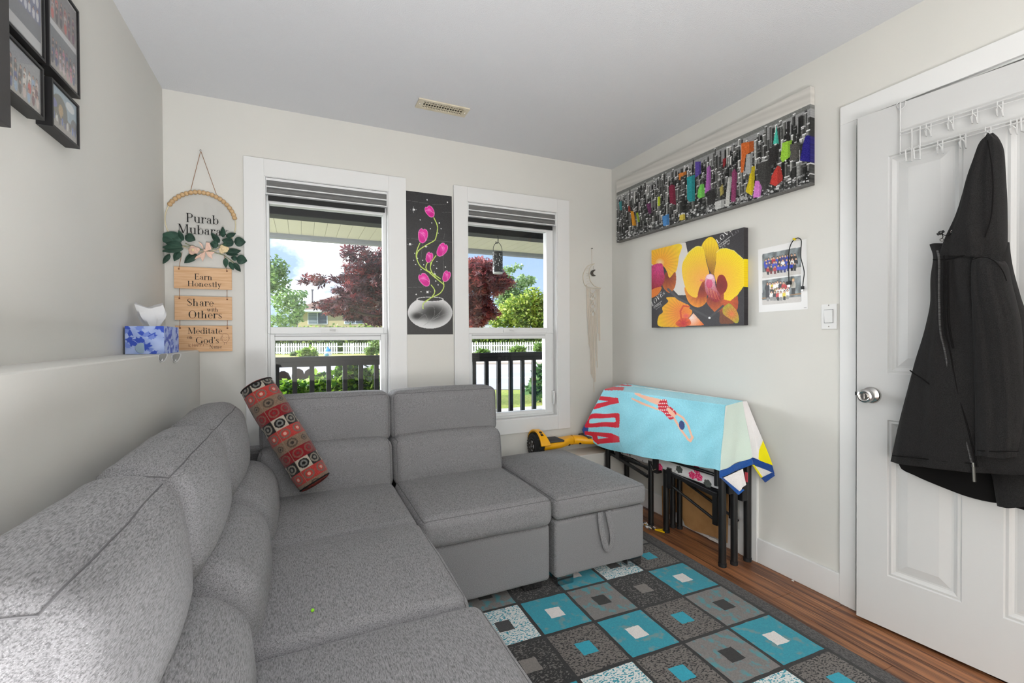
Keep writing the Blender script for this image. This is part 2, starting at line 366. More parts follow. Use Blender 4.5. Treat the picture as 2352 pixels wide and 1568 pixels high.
GL = {
 'P': (.74, _st(.2, 0, 1)+_A(.36, .735, .33, .265, -90, 90)+_H(.2, .38, .96)+_H(.2, .38, .47)),
 'E': (.76, _st(.2, 0, 1)+_H(.2, .66, .96)+_H(.2, .52, .5)+_H(.2, .7, 0)+_V(.66, .78, 1, .04)+_V(.52, .42, .62, .04)+_V(.69, 0, .24, .04)),
 'M': (1.08, _st(.16, 0, 1, .04)+_L(.2, 1, .53, .04, .13)+_L(.56, .04, .86, 1, .04)+_st(.9, 0, 1, .13)),
 'N': (.92, _st(.16, 0, 1, .04)+_L(.18, 1, .74, .0, .13)+_st(.76, 0, 1, .04)),
 'H': (.96, _st(.2, 0, 1)+_st(.76, 0, 1)+_H(.2, .76, .5)),
 'S': (.64, _A(.31, .75, .24, .25, 40, 250, .1)+_A(.31, .26, .25, .26, -140, 70, .1)+_L(.4, .36, .2, .66, .16)+_V(.52, .74, .98, .03)+_V(.08, .02, .28, .03)),
 'O': (.9, _A(.44, .5, .4, .51, 0, 360, .14, .035, 26)),
 'G': (.92, _A(.44, .5, .4, .51, 50, 330, .14, .035, 22)+_st(.76, .04, .42, .13, False)+_V(.76, .74, .98, .03)),
 'D': (.9, _st(.2, 0, 1)+_A(.36, .5, .46, .5, -90, 90, .15)+_H(.2, .4, .96)+_H(.2, .4, 0)),
 'L': (.7, _st(.2, 0, 1)+_H(.2, .64, 0)+_V(.63, 0, .26, .04)),
 'V': (.86, _L(.44, 0, .16, 1, .14)+_L(.44, 0, .72, 1, .05)+_H(.02, .3, .96)+_H(.6, .84, .96)),
 'a': (.58, _V(.4, .05, .48, .12)+_A(.28, .46, .18, .2, 0, 150, .12, .035, 10)+_A(.25, .19, .19, .2, 90, 330, .1, .03)+_H(.25, .42, .36, .035)+_H(.4, .54, 0)+_D(.14, .5, .06)),
 'b': (.66, _st(.14, 0, 1, .12, False)+_A(.36, .31, .25, .33, -150, 150, .12, .03, 20)),
 'd': (.66, _V(.5, 0, 1, .12)+_H(.38, .5, .96)+_A(.29, .31, .25, .33, 30, 330, .12, .03, 20)+_H(.5, .64, 0)),
 'e': (.56, _A(.28, .32, .24, .34, 0, 320, .11, .035, 20)+_H(.08, .5, .34, .035)),
 'g': (.62, _A(.29, .42, .22, .24, 0, 360, .1, .03, 18)+_A(.29, -.06, .23, .17, 0, 360, .08, .04, 16)+_H(.45, .6, .6)+_L(.16, .06, .2, .22, .05)),
 'h': (.72, _st(.15, 0, 1, .12)+_A(.35, .4, .2, .26, 0, 150, .12, .03, 10)+_st(.49, 0, .42, .12, True, False)),
 'i': (.34, _st(.17, 0, XH, .12)+_D(.16, .88, .075)),
 'k': (.7, _st(.15, 0, 1, .12)+_L(.22, .26, .52, .64, .05)+_L(.55, 0, .3, .38, .13)+_H(.4, .68, .63)+_H(.42, .7, 0)),
 'l': (.34, _st(.17, 0, 1, .12)),
 'm': (1.06, _st(.15, 0, XH, .12)+_A(.33, .4, .19, .26, 0, 150, .12, .03, 10)+_st(.46, 0, .42, .12, True, False)+_A(.66, .4, .19, .26, 0, 150, .12, .03, 10)+_st(.79, 0, .42, .12, True, False)),
 'n': (.72, _st(.15, 0, XH, .12)+_A(.35, .4, .2, .26, 0, 150, .12, .03, 10)+_st(.49, 0, .42, .12, True, False)),
 'o': (.62, _A(.31, .32, .27, .34, 0, 360, .12, .03, 20)),
 'r': (.52, _st(.15, 0, XH, .12)+_A(.36, .42, .18, .24, 60, 170, .06, .03, 8)+_D(.44, .58, .075)),
 's': (.5, _A(.25, .49, .17, .175, 40, 250, .08)+_A(.24, .17, .18, .18, -140, 70, .08)+_L(.32, .24, .16, .44, .12)+_V(.4, .48, .64, .025)+_V(.08, .02, .2, .025)),
 't': (.42, _V(.18, .06, .84, .11)+_H(.04, .36, .6)+_A(.28, .12, .155, .14, 180, 330, .06, .035, 8)),
 'u': (.72, _st(.16, .2, XH, .12, False)+_A(.34, .24, .2, .26, 180, 320, .1, .03, 10)+_V(.53, 0, XH, .12)+_H(.39, .53, .62)+_H(.53, .68, 0)),
 'w': (.92, _L(.26, 0, .1, XH, .12)+_L(.28, 0, .46, XH, .04)+_L(.6, 0, .44, XH, .12)+_L(.62, 0, .8, XH, .04)+_H(0, .22, .62)+_H(.34, .54, .62)+_H(.7, .9, .62)),
 'y': (.64, _L(.32, 0, .14, XH, .12)+_L(.24, -.24, .5, XH, .04)+_H(.02, .26, .62)+_H(.38, .62, .62)+_D(.2, -.24, .07)),
 "'": (.22, _L(.1, .72, .12, 1, .08)), ' ': (.34, []),
}
def text_polys(s):
    x, out = 0, []
    for ch in s:
        adv, g = GL[ch]; out += [[(px+x, py) for px, py in p] for p in g]; x += adv
    return out, x
def letter_mesh(name, s, o, ux, uz, w, h, mat, parent, nrm, slant=0.):
    """text as thin solid letters: o = baseline start, ux/uz unit vectors, w = total width, h = capital height"""
    P, adv = text_polys(s); mb = MB(); o, ux, uz, nrm = map(Vector, (o, ux, uz, nrm))
    for p in P: mb.poly([o+ux*((x+slant*y)*w/adv)+uz*(y*h)+nrm*.0006 for x, y in p])
    return mb.out(name, mat, parent, smooth=False)

ink = M('black_lettering', (32, 30, 29), .6)

# ================================================================== ROOM SHELL
XL, XLED, XR, YB, YF, ZC, ZLED = -.617, -.475, 2.13, 2.818, -2.6, 2.414, 1.106
struct(MB().box((XL-.2, YF-.1, -.12), (XR+.9, YB+.16, -.012)).out('floor', M('subfloor', (96, 62, 44), .6)))
floor = [o for o in COL.objects if o.name == 'floor'][0]
wood = M('laminate_wood', (160, 106, 70), .38, var=[((46, 1.6, 46), (88, 54, 36), .36, .62), ((150, 4, 150), (176, 122, 82), .52, .72)], rnd=.13, spec=.4)
pw = .122
for i in range(8):
    x1 = XR-.004-i*pw; y = YB-.02-random.uniform(.1, 1.0); ys = [YB-.01]
    while y > YF: ys.append(y); y -= 1.215
    ys.append(YF+.01)
    for y1, y0 in zip(ys[:-1], ys[1:]):
        mb = MB().box((x1-pw+.0007, y0+.0007, -.012), (x1-.0007, y1-.0007, 0.)); mb.out('plank', wood, floor, smooth=False, bevel=.0008)
struct(MB().box((XL-.2, YF-.1, ZC), (XR+.9, YB+.16, ZC+.12)).out('ceiling', ceil_paint, smooth=False))
struct(MB().prism([(XL-.2, YF-.1, 0), (XLED, YF-.1, 0), (XLED, YF-.1, ZLED-.004), (XLED-.004, YF-.1, ZLED), (XL, YF-.1, ZLED), (XL, YF-.1, ZC), (XL-.2, YF-.1, ZC)], (0, YB-YF+.1, 0)).out('wall_left', wall_paint, smooth=False))
struct(MB().box((XL-.2, YF-.1, 0), (XR+.9, YF, ZC)).out('wall_front', wall_paint, smooth=False))
WIN = ((-.176, .489), (.976, 1.650)); WZ0, WZ1 = .600, 2.042
mb = MB(); xs = [XL-.2, *WIN[0], *WIN[1], XR+.16]; zs = [0, WZ0, WZ1, ZC]
for i in range(5):
    for k in range(3):
        if k == 1 and i in (1, 3): continue
        mb.box((xs[i], YB, zs[k]), (xs[i+1], YB+.16, zs[k+1]))
struct(mb.out('wall_back', wall_paint, smooth=False, doubles=True))
DY0, DY1, DZ = .262, 1.145, 2.068
mb = MB(); ys = [YF, DY0, DY1, YB]
for i in range(3):
    for z0, z1 in ((0, DZ), (DZ, ZC)):
        if i == 1 and z0 == 0: continue
        mb.box((XR, ys[i], z0), (XR+.14, ys[i+1], z1))
struct(mb.out('wall_right', wall_paint, smooth=False, doubles=True))
struct(MB().box((XR+.75, 0, 0), (XR+.9, 1.4, ZC)).box((XR+.14, 0, 0), (XR+.75, .1, ZC)).box((XR+.14, 1.3, 0), (XR+.75, 1.4, ZC)).out('wall_light_block', wall_paint, smooth=False))  # unseen shell behind the door, added to keep sky light out of the gap

struct(MB().box((XR-.014, 1.206, 0), (XR, 1.603, .126)).box((XR-.014, 1.706, 0), (XR, YB, .126)).out('baseboard_right', white_trim, smooth=False, bevel=.003, doubles=True))
struct(MB().box((XR-.016, 1.603, 0), (XR, 1.706, .62)).out('trim_1', white_trim, smooth=False, bevel=.002))
struct(MB().box((1.30, 2.632, 0), (XR, YB, .353)).out('trim_2', M('ledge_white', (222, 219, 213), .6), smooth=False, bevel=.004))

# ------------------------------------------------------------------ windows
dark_grey = M('dark_grey', (40, 40, 40), .7)
shade_grey = M('shade_fabric', (118, 118, 117), .7, var=((30, 30, 600), (98, 98, 97), .35, .7))
def ring(mb, x0, x1, z0, z1, l, r_, t, b, y0, y1):
    mb.box((x0, y0, z0), (x0+l, y1, z1)); mb.box((x1-r_, y0, z0), (x1, y1, z1))
    mb.box((x0+l, y0, z1-t), (x1-r_, y1, z1)); mb.box((x0+l, y0, z0), (x1-r_, y1, z0+b)); return mb
outer = ((-.268, .588), (.889, 1.746))
for k in (0, 1):
    x0, x1 = WIN[k]; o0, o1 = outer[k]; w = sgroup('window_%d' % (k+1), ((x0+x1)/2, YB, WZ0))
    ya, yb = YB-.018, YB
    for a, b in (((o0, ya, .511), (x0+.004, yb, 2.131)), ((x1-.004, ya, .511), (o1, yb, 2.131)), ((x0+.004, ya, WZ1-.004), (x1-.004, yb, 2.131)), ((x0+.004, ya, .511), (x1-.004, yb, WZ0+.004))):
        MB().box(a, b).out('casing', white_trim, w, smooth=False, bevel=.0015)
    ring(MB(), x0, x1, WZ0, WZ1, .010, .010, .006, .012, YB-.012, YB+.15).out('jamb', white_trim, w, smooth=False, doubles=True)
    gl, gr = ((-.152, .458), (1.000, 1.588))[k]
    f0, f1 = x0+.010, x1-.010
    ring(MB(), f0, f1, 1.190, WZ1-.012, gl-f0, f1-gr, WZ1-.012-1.905, .037, YB+.035, YB+.085).out('frame', vinyl, w, smooth=False, bevel=.003)
    ring(MB(), f0, f1, WZ0+.012, 1.190, .012, .012, .004, .014, YB+.035, YB+.085).out('lower_frame', vinyl, w, smooth=False, bevel=.003)
    ring(MB(), f0+.012, f1-.012, WZ0+.026, 1.186, gl+.022-f0-.012, f1-.012-gr+.020, .035, .024, YB+.026, YB+.075).out('sash', vinyl, w, smooth=False, bevel=.004)
    MB().box((gl+.02, YB+.0245, 1.1745), (gr-.02, YB+.028, 1.1775)).out('groove', M('groove_grey', (120, 120, 120), .6), w, smooth=False)
    MB().box((gl-.004, YB+.062, 1.222), (gr+.004, YB+.066, 1.91)).out('upper_pane', pane_glass, w, smooth=False)
    MB().box((gl+.016, YB+.056, .64), (gr-.014, YB+.060, 1.156)).out('lower_pane', pane_glass, w, smooth=False)
    MB().box((f1-.022, YB+.012, .70), (f1-.004, YB+.03, .78)).tube([(f1-.012, YB+.015, .77), (f1-.014, YB+.002, .765), (f1-.016, YB+.0, .70), (f1-.012, YB+.012, .685)], .006).out('crank_handle', white_trim, w)
    c = (gl+gr)/2
    MB().box((c-.045, YB+.028, 1.196), (c+.045, YB+.036, 1.214)).tube([(c, YB+.026, 1.212), (c+.03, YB+.022, 1.208)], .005).out('sash_lock', white_trim, w)
    bl = thing('roller_blind', 'grey roller blind rolled up at the top of the %s window' % ('wider-looking left' if k == 0 else 'right-hand'), 'blind', ((x0+x1)/2, YB+.01, 1.93), 'rolled-up window blinds')
    bl['label'] = ('grey roller blind rolled up in the window beside the hanging wood sign', 'grey roller blind rolled up in the window beside the macrame hanging')[k]
    a, b = x0+.011, x1-.011
    MB().box((a, YB-.008, 2.021), (b, YB+.034, 2.034)).out('headrail', vinyl, bl, smooth=False, bevel=.002)
    MB().box((a+.002, YB-.004, 1.990), (b-.002, YB+.0, 2.021)).out('upper_band', shade_grey, bl, smooth=False)
    MB().tube([(a+.003, YB+.012, 1.969), (b-.003, YB+.012, 1.969)], .0165, 20).out('roll', shade_grey, bl)
    for z in (1.987, 1.949): MB().box((a, YB-.009, z-.003), (b, YB+.02, z+.003)).out('strip', vinyl, bl, smooth=False, bevel=.001)
    MB().box((a+.01, YB+.020, 1.918), (b-.01, YB+.024, 1.948)).out('dark_strip', dark_grey, bl, smooth=False)  # dark strip below the roll
    for x in (a, b-.004): MB().box((x, YB-.010, 1.944), (x+.004, YB+.034, 2.034)).out('end_cap', vinyl, bl, smooth=False)

# ------------------------------------------------------------------ door
L0 = PZ(1967, 1412, .012); HN = Vector((2.158, .285, .012)); dv = (HN-L0); dv.z = 0; DW = dv.length; dv.normalize()
dn = Vector((dv.y, -dv.x, 0));  dn = dn if dn.x < 0 else -dn
DN = (dn.x, dn.y, 0); DK = dn.dot(L0)
def D(s, z, off=0.): p = L0+dv*s+dn*off; return Vector((p.x, p.y, z))
def PD(x, y, off=0.): return PN(x, y, DN, DK+off)
def dsz(x, y): p = PD(x, y); return (p-L0).dot(dv), p.z
door = sgroup('door_1', tuple(L0))
s0, s1 = dsz(2039, 600)[0], dsz(2212, 600)[0]; s2 = dsz(2308, 600)[0]; s3 = s2+(s1-s0)
zu1, zu0 = dsz(2038.6, 359)[1], dsz(2040, 858)[1]; zl1, zl0 = dsz(2037, 964)[1], dsz(2038, 1322)[1]
DT, DH = .035, 2.045
sx = [0, s0, s1, s2, s3, DW]; zx = [.012, zl0, zl1, zu0, zu1, DH]
mb = MB()
for i in range(5):
    for k in range(5):
        if i in (1, 3) and k in (1, 3): continue
        mb.poly([D(sx[i], zx[k]), D(sx[i+1], zx[k]), D(sx[i+1], zx[k+1]), D(sx[i], zx[k+1])])
mb.poly([D(0, .012, -DT), D(0, DH, -DT), D(DW, DH, -DT), D(DW, .012, -DT)])
for a, b in (((0, .012), (0, DH)), ((0, DH), (DW, DH)), ((DW, DH), (DW, .012)), ((DW, .012), (0, .012))):
    mb.poly([D(*a), D(*b), D(*b, -DT), D(*a, -DT)])
mb.out('slab', door_paint, door, smooth=False, doubles=True)
prof = [(0, 0), (.004, -.005), (.012, -.0035), (.018, -.008), (.024, -.011), (.030, -.011), (.062, -.0035), (.064, -.0035)]
for a, b in ((s0, s1), (s2, s3)):
    for c, d in ((zl0, zl1), (zu0, zu1)):
        rings = [[D(a+i, c+i, o), D(b-i, c+i, o), D(b-i, d-i, o), D(a+i, d-i, o)] for i, o in prof]
        mb = MB(); V = [p for r in rings for p in r]; F = []
        for q in range(len(rings)-1):
            for j in range(4): F.append((q*4+j, q*4+(j+1) % 4, (q+1)*4+(j+1) % 4, (q+1)*4+j))
        F.append(tuple(range(len(V)-4, len(V)))); mb.add(V, F).out('panel', door_paint, door, smooth=False)
kb = PD(2002, 907); kp = kb-dn*0
kn = MB().lathe(kp, dn, [(.0, 0), (.033, 0), (.033, .004), (.028, .010), (.013, .014), (.012, .030), (.018, .036), (.0265, .044), (.028, .054), (.0245, .064), (.019, .067), (.017, .0655), (.0, .0655)], 32).out('knob', chrome, door)
MB().lathe(kp+dn*.0655, dn, [(.011, 0), (.011, .004), (.0, .004)], 20).box(*[tuple(min(a, b) for a, b in zip(kp+dn*.0695-Vector((.002, .002, .009)), kp+dn*.0695+Vector((.002, .002, .009)))), tuple(kp+dn*.0705+Vector((.001, .002, .009)))]).out('key_cylinder', chrome, kn)
MB().obox(D(-.004, kp.z, -.017), dv*.006, dn*.008, (0, 0, .007)).out('latch', black_metal, door)
cz = 2.140
for nm, a, b in (('trim_3', (XR-.016, 1.142, 0), (XR, 1.206, DZ-.006)), ('trim_4', (XR-.016, .19, DZ-.006), (XR, 1.206, cz)), ('trim_5', (XR-.016, .19, 0), (XR, .262, DZ-.006))):
    struct(MB().box(a, b).out(nm, white_trim, smooth=False, bevel=.0015))
struct(MB().box((XR, 1.133, 0), (XR+.14, 1.145, DZ-.0)).box((XR, .262, DZ-.012), (XR+.14, 1.133, DZ)).out('trim_6', white_trim, smooth=False))

# ------------------------------------------------------------------ ceiling vent
vt = thing('ceiling_vent', 'cream slotted metal air vent in the ceiling', 'vent', (.712, 2.43, ZC-.008))
cream = M('cream_enamel', (214, 205, 184), .45, var=(14, (186, 174, 146), .5, .8))
x0, x1, y0, y1 = .572, .852, 2.377, 2.477
ring_v = MB()
for a, b in (((x0, y0), (x0+.03, y1)), ((x1-.03, y0), (x1, y1)), ((x0+.03, y0), (x1-.03, y0+.018)), ((x0+.03, y1-.018), (x1-.03, y1))):
    ring_v.box((*a, ZC-.008), (*b, ZC-.001))
ring_v.out('frame', cream, vt, smooth=False, doubles=True)
MB().box((x0+.01, y0+.01, ZC-.0012), (x1-.01, y1-.01, ZC-.0004)).out('shade_backing', M('slot_shade', (34, 28, 16), .8), vt, smooth=False)  # flat dark sheet standing in for the shade behind the slots
p0 = None
for i in range(16):
    x = x0+.03+(x1-x0-.06)*i/15
    if p0 is None: p0 = MB().obox((x, (y0+y1)/2, ZC-.0045), (.0022, 0, .0012), (0, .033, 0), (-.0006, 0, .0028)).out('slat', cream, vt, smooth=False)
    else: rep(p0, (x-x0-.03, 0, 0))
for y in (y0+.036, y1-.036): MB().box((x0+.03, y-.003, ZC-.0062), (x1-.03, y+.003, ZC-.003)).out('crossbar', cream, vt, smooth=False)
for x in (x0+.014, x1-.014): MB().lathe((x, (y0+y1)/2, ZC-.008), (0, 0, -1), [(.004, 0), (.003, .002)], 10).out('screw', chrome, vt)

# ------------------------------------------------------------------ light switch
sw = thing('light_switch', 'white rocker light switch on the wall beside the door', 'switch', (XR-.003, 1.257, 1.19))
a, b = PX(1888, 756, XR), PX(1923.5, 697, XR)
MB().box((XR-.006, b.y, a.z), (XR-.0005, a.y, b.z)).out('plate', white_trim, sw, smooth=False, bevel=.003)
a, b = PX(1896, 741, XR), PX(1915, 711, XR)
MB().box((XR-.0075, b.y-.002, a.z-.002), (XR-.0055, a.y+.002, b.z+.002)).out('rocker_rim', M('rim_grey', (150, 150, 150), .5), sw, smooth=False)
MB().prism([(XR-.0125, a.y, b.z), (XR-.008, a.y, a.z), (XR-.0055, a.y, a.z), (XR-.0055, a.y, b.z)], (0, b.y-a.y, 0)).out('rocker', white_trim, sw, smooth=False, bevel=.001)
for z in (1.202, 1.296): MB().lathe((XR-.006, 1.257, z), (-1, 0, 0), [(.003, 0), (.0025, .001)], 10).out('screw', chrome, sw)

# ================================================================== RUG
def rug_mat(name, a, b, sc, lo, hi, c3=None, lo3=.55, hi3=.6, sc3=None):
    v = [(sc, b, lo, hi)]
    if c3: v.append((sc3 or sc, c3, lo3, hi3))
    return M(name, a, .95, var=v, bump=(700, .5, .003), spec=.05, sheen=.2)
RM = [rug_mat('rug_black', (24, 24, 25), (34, 33, 33), 90, .4, .6),
      rug_mat('rug_border_grey', (84, 81, 80), (42, 41, 41), (260, 140, 260), .42, .58),
      rug_mat('rug_teal', (28, 150, 168), (22, 138, 158), 200, .4, .6, (104, 140, 142), .56, .66, (26, 26, 26)),
      rug_mat('rug_grey_teal', (124, 120, 118), (112, 109, 107), 200, .4, .6, (70, 140, 148), .52, .66, (30, 24, 30)),
      rug_mat('rug_black_speckle', (22, 21, 21), (22, 21, 21), 90, .4, .6, (104, 100, 97), .55, .59, (110, 200, 110)),
      rug_mat('rug_grey_speckle', (112, 106, 101), (100, 94, 90), 90, .4, .6, (24, 23, 23), .53, .56, (100, 190, 100)),
      rug_mat('rug_white_teal', (226, 228, 225), (214, 218, 216), 90, .4, .6, (40, 146, 164), .53, .56, (110, 200, 110)),
      rug_mat('rug_white', (232, 228, 224), (222, 218, 214), 200, .4, .6),
      rug_mat('rug_mid_grey', (128, 122, 117), (116, 111, 107), 200, .4, .6),
      rug_mat('rug_dark_grey', (66, 66, 68), (56, 56, 58), 200, .4, .6),
      rug_mat('rug_bright_teal', (24, 160, 182), (20, 150, 172), 200, .4, .6)]
CELL = {'T': (2, 7), 'K': (4, 8), 'G': (3, 0), 'S': (5, 10), 'W': (6, 9)}
RO = np.array((1.757, 1.752)); E1 = np.array((-.2285, .0075)); E2 = np.array((-.0045, -.2390))
def RP(i, j, z=.012): p = RO+E1*i+E2*j; return (p[0], p[1], z)
rows = {-2: 'GSWTKGST', -1: 'SWTKGSWT', 0: 'TKGTWKTG', 1: 'GSTSKWGS', 2: 'TGSWTSGT', 3: 'SWKGTSWK', 4: 'KTSGWTKS', 5: 'GKTSGKTW'}
mb = MB(); NI, J0, J1 = 8, -2, 6
lw, lh = .015/.2285*.5, .015/.239*.5
mb.prism([RP(-.31, J0-.31, .0005), RP(NI+.31, J0-.31, .0005), RP(NI+.31, J1+.31, .0005), RP(-.31, J1+.31, .0005)], (0, 0, .0095), 1)
mb.prism([RP(-.045, J0-.045, .0101), RP(NI+.045, J0-.045, .0101), RP(NI+.045, J1+.045, .0101), RP(-.045, J1+.045, .0101)], (0, 0, .0012), 0)
def wob(a, b, k=7):
    return [((1-t)*np.array(a)+t*np.array(b)+np.array([*rng.normal(0, .0008, 2), 0])) for t in np.linspace(0, 1, k, endpoint=False)]
for j in range(J0, J1):
    for i in range(NI):
        a, c = CELL[rows[j][i]]; q = [(i+lw, j+lh), (i+1-lw, j+lh), (i+1-lw, j+1-lh), (i+lw, j+1-lh)]
        P = []
        for e in range(4): P += wob(RP(*q[e], .0122), RP(*q[(e+1) % 4], .0122))
        mb.poly(P, a)
        q = [(i+.36, j+.37), (i+.64, j+.36), (i+.64, j+.64), (i+.36, j+.645)]; P = []
        for e in range(4): P += wob(RP(*q[e], .0127), RP(*q[(e+1) % 4], .0127))
        mb.poly(P, c)
rug = mb.out('area_rug', RM, smooth=False)
tag(rug, 'teal, grey and black square-patterned rug on the wood floor', 'rug')

# ================================================================== SECTIONAL SOFA
sofa = thing('sectional_sofa', 'grey fabric L-shaped sectional sofa along the left wall and under the windows', 'sofa', (.2, 1.8, .012))
def leanY(y0, z0, k): # lean a backrest away from the window side
    def w(X): X = X.copy(); X[:, 1] += k*(X[:, 2]-z0); return X
    return w
def leanX(z0, k, k2=0):
    def w(X): X = X.copy(); X[:, 0] -= k*(X[:, 2]-z0)+k2*(X[:, 2]-z0)**2; return X
    return w
base = cushion('base', (-.44, .58, .055), (.402, 2.60, .312), .02, sofa)
cushion('base', (.418, 1.812, .055), (1.022, 2.60, .312), .02, sofa)
# seats
SE = ((2, 1),)
cushion('seat_cushion', (.424, 1.788, .305), (1.030, 2.38, .440), .042, sofa, (.006, .010, (0, .022)), seams=((2, 1), (2, -1)), wr=.0022, seed=1)
cushion('seat_cushion', (-.15, 1.800, .305), (.418, 2.38, .440), .040, sofa, (.004, .006, (0, .018)), seams=(), wr=.0026, seed=2)
cushion('seat_cushion', (-.17, 1.190, .305), (.424, 1.794, .446), .045, sofa, ((0, .010), .006, (0, .022)), seams=((0, 1),), wr=.0026, seed=3)
cushion('seat_cushion', (-.17, .56, .305), (.444, 1.184, .446), .045, sofa, ((0, .010), .006, (0, .024)), seams=((0, 1),), wr=.0026, seed=4)
# lumbar backs and headrests, window side
for k, (a, b) in enumerate(((-.185, .418), (.425, 1.022))):
    o = cushion('backrest', (a, 2.318, .40), (b, 2.575, .655), .048, sofa, (.004, (.014, 0), (0, .012)), seams=((0, 1), (0, -1)), warp=leanY(0, .40, .14), wr=.002, seed=5+k)
    cushion('headrest', (a+.004, 2.425, .62), (b+.006, 2.585, .880), .042, sofa, (.004, (.010, 0), (0, .008)), seams=((1, -1),), warp=leanY(0, .62, .06), wr=.002, seed=8+k)
# wall side
for k, (a, b) in enumerate(((.615, 1.200), (1.206, 1.785), (1.79, 2.36))):
    cushion('backrest', (-.40, a, .36), (-.092, b, .632), .098, sofa, ((0, .012), .006, (0, .014)), warp=leanX(.40, .10), wr=.004, seed=11+k)
    cushion('headrest', (-.405, a-.01+.04*(k == 0), .585), (-.222, b, .890), .072, sofa, ((0, .030), .012, (0, .012)), seams=((2, 1),) if k < 2 else ((2, 1),),
            warp=leanX(.72, .10), wr=.0035, seed=15+k)
MB().box((-.45, .60, .30), (-.33, 2.60, .60)).out('back_frame', fabric, sofa, smooth=False, bevel=.01)
MB().box((-.33, 2.56, .30), (1.015, 2.68, .62)).out('back_frame', fabric, sofa, smooth=False, bevel=.02)
foot_m = M('brushed_steel_foot', (176, 178, 180), .12, 1.)
def foot(par, x0, x1, y, d=.05): return MB().box((x0, y, .0127), (x1, y+d, .057)).out('foot', foot_m, par, smooth=False, bevel=.0015)
foot(sofa, .905, .995, 1.848); foot(sofa, .44, .53, 1.848); foot(sofa, .32, .39, 1.12); foot(sofa, .32, .39, .66)
foot(sofa, -.40, -.31, .66); foot(sofa, -.40, -.31, 2.45); foot(sofa, .90, .99, 2.5)

# ------------------------------------------------------------------ ottoman
ott = thing('storage_ottoman', 'grey fabric storage ottoman with pull strap beside the folded cot', 'ottoman', (1.307, 2.2, .012))
cushion('base', (1.047, 1.812, .055), (1.563, 2.605, .318), .016, ott)
def crown(X): X = X.copy(); return X
cushion('lid', (1.043, 1.800, .322), (1.572, 2.615, .424), .028, ott, (.003, .004, (0, .042)), seams=((2, 1),), wr=.001, seed=21)
pts = smooth_curve([PY(x, y, 1.795) for x, y in ((1379, 1176), (1381, 1205), (1388, 1243), (1396, 1261), (1405, 1252), (1407, 1228), (1402, 1200), (1396, 1173))], 5)
MB().tube([Vector(p) for p in pts], .0150, 12, flat=.26).out('pull_strap', fabric, ott)
for a, b in ((1.063, 1.150), (1.466, 1.550)): foot(ott, a, b, 1.822)
foot(ott, 1.07, 1.15, 2.5); foot(ott, 1.47, 1.55, 2.5)

# ------------------------------------------------------------------ bolster cushion
bol = thing('bolster_cushion', 'round bolster cushion with red, taupe and black circles leaning in the sofa corner', 'cushion', (.04, 2.16, .46))
Bb, Bt, BR_ = Vector((.050, 2.205, .527)), Vector((-.182, 2.345, .952)), .073
ax = (Bt-Bb).normalized(); bu = ax.orthogonal().normalized()
bu = (Vector((0, -1, .3)) - ax*ax.dot(Vector((0, -1, .3)))).normalized(); bw = ax.cross(bu); BL_ = (Bt-Bb).length
nth, ns = 210, 190; V, C_, F = [], [], []
rowc = [((196, 186, 170), (24, 22, 22), (128, 128, 124), (22, 20, 20)), ((190, 62, 56), (130, 106, 96), (196, 70, 60), (226, 178, 160)),
        ((140, 116, 96), (92, 78, 66), (128, 112, 96), (60, 52, 46)), ((140, 18, 28), (134, 84, 72), (146, 24, 34), (112, 62, 58))]
alt0 = ((26, 24, 24), (148, 140, 126), (28, 26, 26), (140, 136, 128))
NROW, NCOL = 10, 8
for i in range(ns+1):
    t = i/ns; rr = BR_*(1-.10*abs(2*t-1)**8)*(1+.012*math.sin(t*19))
    for j in range(nth):
        a = 2*PI*j/nth; V.append(Bb+ax*(t*BL_)+(bu*math.cos(a)+bw*math.sin(a))*rr)
        fr = (1-t)*NROW+.35; row = int(fr) % 4; fc = j/nth*NCOL+.5; colk = int(fc) % 2
        pal = rowc[row] if not (row == 0 and colk) else alt0
        dx, dy = (fc % 1)-.5+.06*math.sin(row*2+colk), ((fr % 1)-.5); d = math.hypot(dx, dy)
        if row == 2 and colk: d *= 1.5
        c = pal[1] if .27 < d < .40 else pal[2] if .13 < d <= .27 else pal[3] if d <= .13 else pal[0]
        if abs((fc % 1)) < .03: c = (150, 136, 116)
        C_.append(np.array(c)+rng.normal(0, 7))
for i in range(ns):
    for j in range(nth): F.append((i*nth+j, i*nth+(j+1) % nth, (i+1)*nth+(j+1) % nth, (i+1)*nth+j))
mesh_obj('cover', V, F, M('woven_chenille', (255, 255, 255), .95, attr='Col', bump=(500, .5, .003), spec=.05, sheen=.2), bol, col=np.clip(lin(np.clip(np.array(C_), 0, 255))*.60, 0, 1))
red_f = M('red_brown_end', (126, 52, 48), .95, var=((60, 60, 60), (70, 52, 46), .45, .6), spec=.05)
for c, s_ in ((Bb, -1), (Bt, 1)):
    e = MB().lathe(c, ax*s_, [(BR_*.9, 0), (BR_*.86, .006), (BR_*.6, .012), (BR_*.3, .014), (0, .0145)], 40).out('end_disc', red_f, bol)
    MB().tube([c+(bu*math.cos(a*PI/20)+bw*math.sin(a*PI/20))*BR_*.905 for a in range(40)], .0035, 6, closed=True).out('piping', M('black_piping', (26, 24, 24), .9), bol)
bead = MB().ball(tuple(PZ(718, 1401, .468)), .0045, 10, 8).out('green_bead', M('bead_green', (130, 200, 40), .5))
tag(bead, 'tiny bright green bead lying on the grey sofa seat', 'bead')

# ================================================================== WALL PRINTS
BX = XR-.032
